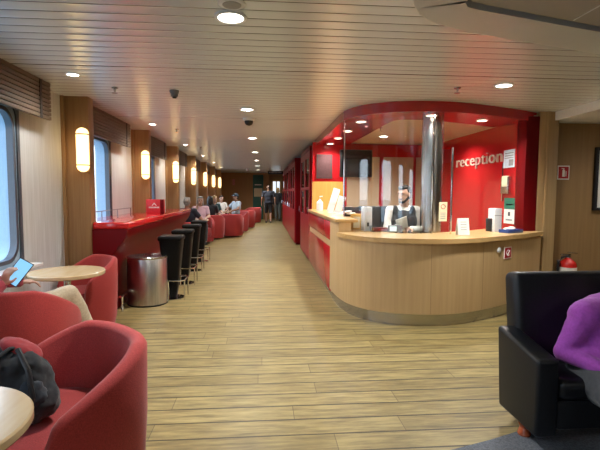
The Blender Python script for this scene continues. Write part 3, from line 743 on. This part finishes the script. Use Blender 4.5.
# ------------------------------------------------------------------ ceiling fittings
def make_downlight(r, lens):
    o = thing('downlight', 'x', 'light')
    MB().lathe([(r * .72, -.002), (r * .78, -.012), (r * .97, -.010), (r, -.003), (r, 0), (r * .72, 0)], 32).build('trim_ring', M_white, o)
    MB().lathe([(0, -.004), (r * .73, -.004), (r * .73, -.001), (0, -.001)], 32).build('lens', lens, o)
    return o
def spot(x, y, z, e, size=150, c=(.99, 1, .97), blend=.9):
    l = bpy.data.lights.new('downlight_beam', 'SPOT'); l.energy = e * 2.3; l.spot_size = R(size); l.spot_blend = blend; l.color = c; l.shadow_soft_size = .07
    o = bpy.data.objects.new('downlight_beam', l); col.objects.link(o); o.location = (x, y, z); return o
E_C = 62
d0 = make_downlight(.10, M_lensw); first = True
rows = [('round ceiling downlight, {} in the corridor row', [(-.19, 2.85 + 3.05 * k) for k in range(7)], CEIL, E_C, .10),
        ('small ceiling downlight, {} in the row along windows', [(-1.72, y) for y in (4.35, 7.35, 10.4, 13.4, 16.4, 19.4)], CEIL, 16, .065)]
groups = ['corridor downlights', 'window side downlights']
for gi, (lb, pts, z, en, r) in enumerate(rows):
    for k, (x, y) in enumerate(pts):
        lab = lb.format(ORD[k])
        if first: o = d0; o.location = (x, y, z); first = False; o['label'] = lab
        else: o = dup(d0, (x, y, z), 0, lab, r / .10)
        o['group'] = groups[gi]
        spot(x, y, z - .02, en)
ds = make_downlight(.075, M_lens); ds['group'] = 'soffit downlights'
for k, y in enumerate((6.02, 6.95, 7.85, 8.75)):
    lab = f'small downlight in the red soffit over the wing, {ORD[k]} of four'
    if k == 0: ds.location = (1.32, y, 2.41); ds['label'] = lab
    else: dup(ds, (1.32, y, 2.41), 0, lab)
    spot(1.32, y, 2.385, 22)
dup(ds, (2.07, 5.44, 2.41), 0, 'small downlight in the red soffit right before the column'); spot(2.0, 5.40, 2.385, 18)
dup(ds, (2.86, 5.73, 2.41), 0, 'small downlight in the red soffit right of the column'); spot(2.86, 5.73, 2.385, 26)
di = dup(d0, (2.10, 7.75, 2.44), 0, 'round downlight in the beige ceiling inside the reception', .9); del di['group']; spot(2.10, 7.75, 2.41, 32)
spot(3.0, 7.2, 2.41, 26)
dr = dup(d0, (2.37, 4.33, CEIL), 0, 'bright round downlight in the ceiling in front of reception', .95); del dr['group']; spot(2.37, 4.33, 2.50, 62)
for x, y in ((-.19, -.2), (-.19, -2.4), (2.4, -.3), (4.8, 4.9), (5.2, 1.0), (4.2, -2.3), (.5, 22.5)):  # downlights added out of view as general fill; the last is at the far end
    z = 2.41 if x > 3.8 and y > 3.5 else (2.432 if x > 1.1 and y < 2 else CEIL)
    o = dup(d0, (x, y, z), 0, 'round ceiling downlight, last at the far end' if y > 20 else f'added ceiling downlight out of view at {"left" if x < 0 else "right"} {"near" if abs(y) < 1.5 else "far"} {"inner" if x < 3 else "outer"}')
    o['group'] = 'other downlights'; spot(x, y, z - .02, 13)
# speaker, detectors, sprinklers, dome camera, exit sign
sp = thing('ceiling_speaker', 'small round grille speaker in ceiling just behind nearest downlight', 'speaker', (-.17, 2.66, CEIL))
MB().lathe([(0, -.008), (.06, -.008), (.075, -.006), (.08, 0), (0, 0)], 28).build('trim_ring', M_white, sp)
MB().lathe([(0, -.012), (.05, -.012), (.055, -.007), (0, -.007)], 28).build('grille', M_coffer, sp)
sd = thing('smoke_detector', 'white and dark smoke detector on the ceiling at left', 'detector', (-.92, 4.92, CEIL))
MB().lathe([(0, 0), (.05, 0), (.05, -.02), (.038, -.035), (.038, -.06), (.03, -.068), (0, -.068)], 24).build('housing', M_grey, sd)
MB().lathe([(0, -.067), (.024, -.067), (.02, -.08), (0, -.08)], 20).build('sensor', M_blackp, sd)
def make_sprinkler():
    o = thing('sprinkler', 'x', 'sprinkler', group='ceiling sprinklers')
    MB().lathe([(0, 0), (.035, 0), (.032, -.008), (0, -.008)], 20).build('rose', M_steel, o)
    MB().lathe([(0, -.008), (.011, -.008), (.009, -.05), (0, -.05)], 12).build('nozzle', M_steel, o)
    MB().lathe([(0, -.05), (.03, -.05), (.03, -.054), (0, -.054)], 16).build('deflector', M_steel, o)
    return o
sk0 = make_sprinkler()
for k, (x, y, z, lb) in enumerate(((-1.51, 4.86, CEIL, 'metal sprinkler head in the ceiling above the first sconces'), (1.97, 4.49, CEIL, 'metal sprinkler head in the ceiling in front of red fascia'), (1.78, 6.75, 2.44, 'metal sprinkler head in the ceiling inside the reception'), (-1.45, 7.9, CEIL, 'metal sprinkler head in the ceiling above the bar'), (-1.45, 10.9, CEIL, 'metal sprinkler head in ceiling past the end of bar'))):
    if k == 0: sk0.location = (x, y, z); sk0['label'] = lb
    else: dup(sk0, (x, y, z), 0, lb)
dc = thing('dome_camera', 'black dome security camera on the ceiling over the corridor', 'camera', (-.19, 6.6, CEIL))
MB().lathe([(0, 0), (.085, 0), (.085, -.025), (.07, -.04), (0, -.04)], 28).build('housing', M_offw, dc)
MB().lathe([(.062, -.04), (.058, -.075), (.038, -.10), (0, -.112)], 24).build('dome', M_blackp, dc)
xs_ = thing('hanging_sign', 'dark direction sign hanging from the ceiling at corridor end', 'sign', (.56, 19.0, 2.30))
MB().box(-.32, .32, -.03, .03, -.07, .07, .006).build('board', M_blackp, xs_)
for x in (-.25, .25): MB().tube([(x, 0, .07), (x, 0, .22)], .008, 6).build('hanger', M_grey, xs_)
m = MB(); random.seed(8)
for x in range(9): m.box(-.26 + x * .058, -.225 + x * .058, -.033, -.029, -.02, .025)
m.build('lettering', M_inkg, xs_, smooth=False)
pd2 = MB().lathe([(0, 0), (.06, 0), (.055, -.05), (.03, -.09), (0, -.095)], 20)
tag(pd2.build('ceiling_beacon', M_plastic, loc=(-.68, 20.5, CEIL)), 'white rounded fitting under the ceiling near the far wall', 'fitting')

# sconces
def make_sconce():
    o = thing('wall_sconce', 'x', 'lamp', group='glowing wall sconces')
    MB().box(-.055, .060, -.02, 0, -.25, .25, .008).build('back_plate', M_fin, o)
    m = MB(); pr = []
    A = []
    for k in range(15):
        a = -90 + 180 * k / 14; pr.append((max(.0001, math.cos(R(a))), math.sin(R(a))))
    rad = .066; hh = .245
    prof2 = [(c * rad, (-hh + rad) + s * rad) for c, s in pr[:8]] + [(c * rad, (hh - rad) + s * rad) for c, s in pr[7:]]
    m.lathe(prof2, 28, c=(0, -.065, 0)); m.build('glass_shade', M_sconce, o)
    for z in (-.17, .17): MB().lathe([(.068, -.006), (.069, 0), (.068, .006)], 28, c=(0, -.065, z)).build('band', M_steel, o)
    return o
sc0 = make_sconce(); vis = [f for f in fins if f > 4]
for k, f in enumerate(vis):
    lb = f'glowing cream wall sconce, {ORD[k]} from the front along the windows'
    if k == 0: sc0.location = (FX - .045, f - .002, 1.918); sc0['label'] = lb
    else: dup(sc0, (FX - .045, f - .002, 1.918), 0, lb)
# blinds
def make_blind(Lb):
    o = thing('window_blind', 'x', 'blind', group='brown slatted window blinds')
    m = MB(); H_ = .36; n = 9
    for k in range(n):
        z = -H_ + H_ * k / n
        m.box(0, .03, 0, Lb, z + .004, z + H_ / n - .003, .004, mtx=Matrix.Translation((.0, 0, 0)))
    m.box(-.02, .008, 0, Lb, -H_ + .01, -.005); m.build('slats', M_blind, o)
    MB().box(.026, .036, Lb - .23, Lb - .19, -H_ + .002, -.004).build('tape', mat('dark_tape', (.04, .03, .025), .6), o, smooth=False)
    MB().box(-.15, .035, 0, Lb, -.004, .0).build('head_rail', M_blind, o, smooth=False)
    return o
bl0 = None; vb = [w for w in wins if w[1] > 0]
for k, (y0, y1, f) in enumerate(vb):
    lb = f'brown slatted blind above a window, {ORD[k]} from the front'
    loc = (-2.12, f - BAY + FT + .01, CEIL - .005)
    if bl0 is None: bl0 = make_blind(1.97); bl0.location = loc; bl0['label'] = lb
    else: dup(bl0, loc, 0, lb)

# ------------------------------------------------------------------ people
SIT = dict(pelvis=(0, 0, .54), chest=(0, -.04, .86), neck=(0, -.05, 1.06), head=(0, -.01, 1.21), hip=(.09, .02, .52), knee=(.12, .43, .53), ankle=(.12, .43, .09),
           sh=(.175, -.05, 1.0), elbow=(.24, .04, .76), wrist=(.15, .27, .74), hdir=(-.3, 1, -.1), hn=(0, 0, -1), curl=.6)
STAND = dict(pelvis=(0, 0, .95), chest=(0, 0, 1.27), neck=(0, -.01, 1.47), head=(0, .02, 1.63), hip=(.09, 0, .93), knee=(.10, .02, .50), ankle=(.10, -.02, .09),
             sh=(.185, 0, 1.41), elbow=(.25, -.02, 1.12), wrist=(.25, .06, .87), hdir=(0, .15, -1), hn=(-1, 0, 0), curl=.5)
def person(label, loc, rz, base, skin, hairm, top, bottom, shoes, group=None, sleeve='short', legs='long', head_rot=(0, 0, 0), scale=1., vox=.009, over={}, cap=None, beard=None, hair='short', collar=None, bulk=1., vest=None, watch=False):
    P = dict(base); P.update(over)
    def g(k, s):
        if (k + 'LR'[s > 0]) in P: return Vector(P[k + 'LR'[s > 0]])
        v = P[k]; return Vector((v[0] * s, v[1], v[2]))
    root = thing('person', label, 'person', loc, rz, group); root.scale = (scale,) * 3
    pel, ch, nk, hd = (Vector(P[k]) for k in ('pelvis', 'chest', 'neck', 'head'))
    mid = (pel + ch) / 2
    tors = (ch - pel).to_track_quat('Z', 'Y').to_matrix() if (ch - pel).length else None
    tors = Matrix.Identity(3); ax = (ch - pel).normalized(); tors = Vector((0, 0, 1)).rotation_difference(ax).to_matrix()
    def torso(m, e=0.):
        b = bulk
        m.ell(pel, (.165 * b + e, .115 * b + e, .12 + e), tors); m.ell(mid, (.145 * b + e, .108 * b + e, .17 + e), tors); m.ell(ch, (.165 * b + e, .11 * b + e, .19 + e), tors)
        m.ell(ch.lerp(nk, .45), (.13 * b + e, .085 * b + e, .09 + e), tors)
        for s in (-1, 1): m.cap(ch.lerp(nk, .75), g('sh', s), .055 + e, .058 * b + e)
    def legs_(m, e=0., frac=1.):
        for s in (-1, 1):
            h, k, a = g('hip', s), g('knee', s), g('ankle', s)
            kk = h.lerp(k, min(1, frac * 2)) ; m.cap(h, kk, .088 * bulk + e, (.058 if frac >= .5 else .068) + e)
            if frac > .5:
                m.cap(k, k.lerp(a, .35), .056 + e, .055 + e); m.cap(k.lerp(a, .35), k.lerp(a, (frac - .5) * 2), .055 + e, .04 + e)
    def arms_(m, e=0., frac=1.):
        for s in (-1, 1):
            S, E_, W = g('sh', s), g('elbow', s), g('wrist', s)
            f1 = min(1, frac * 2); m.cap(S, S.lerp(E_, f1), .052 * bulk + e, .052 + (.042 - .052) * f1 + e)
            if frac > .5: m.cap(E_, E_.lerp(W, (frac - .5) * 2), .042 + e, .03 + e)
    def hand(m, s):
        W = g('wrist', s); k = 'LR'[s > 0]
        def vv(n):
            if n + k in P: return Vector(P[n + k])
            v = P[n]; return Vector((v[0] * s, v[1], v[2]))
        d = vv('hdir').normalized(); n = vv('hn'); n = (n - n.dot(d) * d).normalized(); side = d.cross(n) * (-s)
        rot = Matrix((side, d, n)).transposed(); cu = P['curl']
        m.ell(W + d * .048, (.040, .052, .017), rot)
        for i, (o_, l_) in enumerate(((.031, .068), (.010, .077), (-.011, .071), (-.030, .056))):
            b0_ = W + d * .085 + side * o_
            d1 = (d * math.cos(cu * .6) + n * math.sin(cu * .6)); d2 = (d * math.cos(cu * 1.5) + n * math.sin(cu * 1.5))
            m.cap(b0_, b0_ + d1 * l_ * .55, .0098, .0088, 8); m.cap(b0_ + d1 * l_ * .55, b0_ + d1 * l_ * .55 + d2 * l_ * .45, .0088, .0075, 8)
        t0 = W + d * .02 + side * .03; t1 = t0 + (d * .6 + side * .7 + n * .25).normalized() * .042; t2 = t1 + (d * .9 + side * .15 + n * .5).normalized() * .032
        m.cap(t0, t1, .013, .011, 8); m.cap(t1, t2, .011, .009, 8)
    HM = Matrix.Translation(hd) @ Euler(head_rot).to_matrix().to_4x4(); HR = HM.to_3x3()
    def H(*p): return HM @ Vector(p)
    body = MB(); torso(body); legs_(body); arms_(body)
    for s in (-1, 1): hand(body, s)
    body.cap(ch.lerp(nk, .6), H(0, -.02, -.05), .056, .052)
    body.ell(H(0, -.008, .025), (.074, .094, .095), HR); body.ell(H(0, .022, -.035), (.058, .070, .078), HR); body.ell(H(0, .05, -.082), (.032, .032, .025), HR)
    body.cap(H(0, .082, .022), H(0, .112, -.022), .010, .014, 8); body.ell(H(0, .098, -.027), (.021, .014, .010), HR)
    body.ell(H(0, .083, -.058), (.024, .012, .007), HR); body.ell(H(0, .083, -.066), (.020, .012, .007), HR)
    body.cap(H(-.04, .074, .036), H(.04, .074, .036), .013, .013, 8)
    for s in (-1, 1):
        body.ell(H(s * .078, -.008, -.005), (.009, .022, .032), HR)
        a = g('ankle', s); body.cap(a, a + Vector((0, -.03, -.045)), .038, .038); body.cap(a + Vector((0, 0, -.045)), a + Vector((0, .15, -.058)), .036, .030)
    voxel(body, 'body', skin, vox, root, 3)
    ey = MB()
    for s in (-1, 1): ey.ell(H(s * .031, .078, .010), (.0095, .008, .0055), HR, 12)
    ey.build('eyes', M_eye, root)
    sh = MB(); torso(sh, .014); arms_(sh, .012, {'none': .08, 'short': .30, 'long': .97}[sleeve])
    voxel(sh, 'shirt', top, max(.009, vox), root, 3, (.09, .012))
    tr = MB(); tr.ell(pel - Vector((0, 0, .02)), (.155 * bulk + .014, .108 * bulk + .014, .10), tors); legs_(tr, .016, {'long': .95, 'shorts': .47}[legs])
    voxel(tr, 'trousers', bottom, max(.009, vox), root, 3, (.09, .014))
    for s in (-1, 1):
        a = g('ankle', s); so = MB(); so.cap(a + Vector((0, -.04, -.045)), a + Vector((0, .15, -.05)), .042, .040); so.ell(a + Vector((0, .05, -.078)), (.047, .14, .012))
        voxel(so, 'shoe', shoes, .009, root, 2)
    if hairm:
        hr = MB()
        if hair == 'short':
            hr.ell(H(0, -.030, .038), (.081, .093, .094), HR); hr.ell(H(0, -.055, -.015), (.066, .055, .07), HR); hr.ell(H(0, .02, .095), (.066, .068, .034), HR); hr.ell(H(0, -.040, .005), (.080, .066, .085), HR)
        else:
            hr.ell(H(0, -.030, .040), (.086, .098, .096), HR); hr.ell(H(0, -.06, -.04), (.086, .062, .12), HR); hr.ell(H(0, .02, .098), (.07, .07, .034), HR)
            for s in (-1, 1): hr.ell(H(s * .075, -.01, -.05), (.024, .04, .10), HR)
        voxel(hr, 'hair', hairm, .008, root, 2, (.03, .012))
        eb = MB()
        for s in (-1, 1): eb.cap(H(s * .017, .088, .033), H(s * .046, .078, .034), .0045, .003, 6)
        eb.build('eyebrows', hairm, root)
    if beard:
        bd = MB(); bd.ell(H(0, .047, -.083), (.037, .036, .033), HR); bd.cap(H(-.060, .005, -.045), H(-.035, .05, -.085), .020, .020); bd.cap(H(.060, .005, -.045), H(.035, .05, -.085), .020, .020)
        bd.cap(H(-.024, .086, -.050), H(.024, .086, -.050), .0085, .0085, 8)
        voxel(bd, 'beard', beard, .006, root, 2)
    if cap:
        cpz = MB(); cpz.ell(H(0, -.012, .065), (.088, .105, .075), HR); cpz.ell(H(0, .10, .055), (.070, .075, .010), HR)
        voxel(cpz, 'cap', cap, .008, root, 2)
    if collar:
        cl = MB(); cl.lathe([(.078, -.02), (.066, .028), (.058, .028), (.07, -.02), (.078, -.02)], 24, mtx=Matrix.Translation(nk + Vector((0, .0, -.02))) @ Matrix.Rotation(R(-12), 4, 'X')); cl.build('collar', collar, root)
    if vest:
        vs = MB(); vs.ell(pel, (.20, .15, .15), tors); vs.ell(mid, (.185, .145, .20), tors); vs.ell(ch, (.205, .150, .178), tors); [vs.ell(Vector((q * .112, nk.y, nk.z - .075)), (.066, .100, .092)) for q in (-1, 1)]; voxel(vs, 'vest', vest, .010, root, 3)
    if watch:
        W = g('wrist', -1 if watch == 'L' else 1); E_ = g('elbow', -1 if watch == 'L' else 1); d = (W - E_).normalized()
        wt = MB(); wt.lathe([(.034, -.011), (.037, 0), (.034, .011)], 20, mtx=Matrix.Translation(W - d * .02) @ d.to_track_quat('Z', 'Y').to_matrix().to_4x4()); wt.build('wristwatch', M_blackp, root)
    return root

C_black = cloth('black_cloth', (.014, .014, .017)); C_navy = cloth('navy_cloth', (.009, .011, .022)); C_char = cloth('charcoal_cloth', (.05, .05, .055))
C_beige = cloth('beige_trousers', (.48, .38, .25)); C_white = cloth('white_shirt', (.70, .66, .60)); C_pink = cloth('pink_top', (.62, .38, .42)); C_teal = cloth('dark_teal_shirt', (.02, .05, .055))
C_blue = cloth('pale_blue_shirt', (.42, .50, .58)); C_purple = cloth('purple_shirt', (.33, .055, .40)); C_greyt = cloth('grey_trousers', (.055, .058, .066)); C_rose = cloth('dusty_red_top', (.42, .06, .08)); C_cap = cloth('blue_cap', (.05, .09, .13))
C_olive = cloth('grey_green_trousers', (.10, .11, .10))
S_dark = mat('dark_shoes', (.02, .018, .016), .5)

# clerk
person('clerk with dark hair and beard in black vest, seated behind the counter holding papers', (1.905, 5.93, .215), R(174), SIT, M_skin, M_hairdark, C_white, C_black, S_dark, sleeve='long', head_rot=(R(-8), 0, R(-50)), vox=.006,
       over=dict(head=(0, .0, 1.22), knee=(.10, .30, .46), ankle=(.10, .28, .09), hip=(.08, 0, .52), elbowL=(-.23, .03, .74), wristL=(-.05, .24, .775), hdirL=(.8, .6, -.05), hnL=(0, 0, -1), elbowR=(.23, .02, .74), wristR=(.10, .21, .80), hdirR=(-.55, .8, .2), hnR=(-.5, 0, -.8), curl=.9), beard=M_hairdark, collar=C_white, vest=C_black)
ks = thing('clerk_stool', 'black swivel stool under the clerk behind the counter', 'stool', (1.905, 5.95, 0))
MB().lathe([(0, .60), (.17, .60), (.19, .62), (.18, .655), (0, .66)], 32).build('seat', M_stool, ks)
MB().lathe([(0, .02), (.03, .02), (.03, .60), (0, .60)], 16).build('post', M_chrome, ks)
MB().lathe([(0, 0), (.21, 0), (.20, .02), (0, .03)], 32).build('base', M_chrome, ks)
MB().tube([(.16 * math.cos(R(a)), .16 * math.sin(R(a)), .22) for a in range(0, 360, 20)], .01, 8, closed=True).tube([(-.16, 0, .22), (.16, 0, .22)], .008, 8).build('foot_ring', M_chrome, ks)
pp = thing('paper_sheet', 'white folded paper in the clerk\'s hand', 'paper', (1.80, 5.63, .985), R(10))
MB().box(-.075, .075, -.003, .003, -.02, .19, mtx=Matrix.Rotation(R(28), 4, 'X') @ Matrix.Rotation(R(-22), 4, 'Y')).build('sheet', M_paper, pp, smooth=False)
# tablet reader, left edge
person('person at left edge in beige trousers holding up a tablet', (-1.95, 3.38, 0), face(.62, .78), SIT, M_skin, M_hairgrey, C_rose, C_beige, S_dark, sleeve='long', vox=.007,
       over=dict(chest=(-.06, -.08, .83), neck=(-.12, -.10, 1.01), head=(-.16, -.08, 1.15), shR=(.05, -.09, .95), shL=(-.27, -.06, .93), elbowR=(.05, -.10, .70), wristR=(.045, .055, .775), hdirR=(.15, .35, .9), hnR=(-.3, .8, -.3), kneeR=(.06, .54, .62), ankleR=(.13, .70, .22), curl=.7), watch='R')
tbt = thing('tablet', 'tablet with bright blue screen held up by the window', 'tablet', (-1.80, 3.46, .855))
ay = Vector((.42, .42, .72)).normalized(); nn = Vector((.45, -.72, .55)); nn = (nn - nn.dot(ay) * ay).normalized(); ax_ = ay.cross(nn)
mt = Matrix(((ax_.x, ay.x, nn.x, 0), (ax_.y, ay.y, nn.y, 0), (ax_.z, ay.z, nn.z, 0), (0, 0, 0, 1)))
MB().box(-.055, .055, -.10, .10, -.008, 0, .003, mtx=mt).build('casing', M_blackp, tbt)
MB().box(-.049, .049, -.093, .093, -.001, .0012, mtx=mt).build('screen', M_tablet, tbt, smooth=False)
# purple person, right edge
person('person in purple top and grey trousers sitting in black armchair', (2.03, 2.45, -.125), R(180), SIT, M_skin, M_hairgrey, C_purple, C_greyt, S_dark, sleeve='long', bulk=1.5, vox=.008,
       over=dict(pelvis=(0, -.02, .58), chest=(-.07, -.03, .78), neck=(-.18, -.02, .99), head=(-.22, .02, 1.14), shR=(.13, 0, .86), shL=(-.36, 0, .86), elbowR=(.25, -.02, .64), elbowL=(-.40, .08, .70), kneeR=(.20, .42, .50), kneeL=(-.16, .42, .50), ankle=(.14, .43, .215), wristR=(.12, .24, .60), wristL=(-.24, .30, .64)))
# far seated people
person('grey-haired man in dark shirt seated past the stools', (-1.79, 11.02, 0), face(.1, 1), SIT, M_skin2, M_hairgrey, C_navy, C_char, S_dark, sleeve='short', over=dict(elbow=(.34, .0, .80)), bulk=1.15, vox=.011)
person('woman with grey hair and pink top facing the viewer', (-1.76, 13.08, 0), face(.15, -1), SIT, M_skin, M_hairgrey, C_pink, C_char, S_dark, hair='long', vox=.011, over=dict(elbowR=(.2, .2, .78), wristR=(.09, .13, 1.05), hdirR=(-.3, .0, 1)))
person('dark-haired person in black with back turned, beside woman in pink', (-1.62, 14.25, 0), face(-.1, 1), SIT, M_skin, M_hairdark, C_black, C_char, S_dark, hair='long', vox=.012)
person('blond person in dark teal shirt at the windows', (-1.66, 16.05, 0), face(.6, -.8), SIT, M_skin, M_hairblond, C_teal, C_char, S_dark, vox=.012, hair='long')
person('seated person with dark hair and pale top by far windows', (-1.60, 17.95, 0), face(.5, -.85), SIT, M_skin, M_hairdark, C_white, C_char, S_dark, vox=.012)
person('man in blue cap and pale blue shirt leaning in aisle chair', (-.98, 16.62, 0), face(-.8, -.6), SIT, M_skin2, M_hairdark, C_blue, C_char, S_dark, vox=.011, cap=C_cap, bulk=1.1, scale=1.06, over=dict(elbow=(.32, .1, .82)))
# walkers
person('man in dark shirt and shorts walking away down the corridor', (.30, 21.75, 0), 0, STAND, M_skin2, M_hairbald, C_navy, C_black, S_dark, legs='shorts', vox=.011, scale=1.04, bulk=1.16, over=dict(kneeL=(-.10, .10, .50), ankleL=(-.10, .12, .09), kneeR=(.10, .02, .5), ankleR=(.10, -.16, .10), sh=(.22, 0, 1.41), elbow=(.31, -.02, 1.12), wrist=(.31, .05, .87)))
person('woman in black top and grey-green trousers ahead of walking man', (.80, 23.3, 0), R(-8), STAND, M_skin, M_hairblond, C_black, C_olive, S_dark, hair='long', vox=.012, scale=.98, sleeve='long', over=dict(kneeL=(-.09, .08, .50), ankleL=(-.09, .10, .09)))

# ------------------------------------------------------------------ outside, light, camera
sea = MB(); sea.box(-900, -6, -400, 900, -12.2, -12); struct(sea.build('floor_sea', M_sea, smooth=False))
w = bpy.data.worlds.new('overcast_sky'); scene.world = w; w.use_nodes = True
nt = w.node_tree; bg = nt.nodes['Background']
tc = N(nt, 'ShaderNodeTexCoord'); sx = N(nt, 'ShaderNodeSeparateXYZ'); rp = N(nt, 'ShaderNodeValToRGB')
nt.links.new(tc.outputs['Generated'], sx.inputs[0]); nt.links.new(sx.outputs['Z'], rp.inputs['Fac']); nt.links.new(rp.outputs['Color'], bg.inputs['Color'])
rp.color_ramp.elements[0].color = (.80, .90, 1, 1); rp.color_ramp.elements[0].position = 0
rp.color_ramp.elements[1].color = (.55, .75, 1, 1); rp.color_ramp.elements[1].position = .6
bg.inputs['Strength'].default_value = 3.0

cam = bpy.data.cameras.new('camera'); co = bpy.data.objects.new('camera', cam); col.objects.link(co); scene.camera = co
cam.sensor_width = 36; cam.lens = 27; cam.clip_end = 2000
th, psi, roll = .07099, .08403, .005
fw = Vector((math.sin(psi) * math.cos(th), math.cos(psi) * math.cos(th), -math.sin(th))); rt = Vector((math.cos(psi), -math.sin(psi), 0)); up = rt.cross(fw)
r2 = rt * math.cos(roll) + up * math.sin(roll); u2 = up * math.cos(roll) - rt * math.sin(roll)
co.matrix_world = Matrix(((r2.x, u2.x, -fw.x, 0), (r2.y, u2.y, -fw.y, 0), (r2.z, u2.z, -fw.z, 1.45), (0, 0, 0, 1)))
vs_ = scene.view_settings; vs_.view_transform = 'Standard'; vs_.look = 'None'; vs_.gamma = 1; vs_.use_curve_mapping = False
vs_.exposure = 0.82
try:
    scene.cycles.max_bounces = 10; scene.cycles.transparent_max_bounces = 16
    scene.cycles.sample_clamp_indirect = 6
except Exception: pass
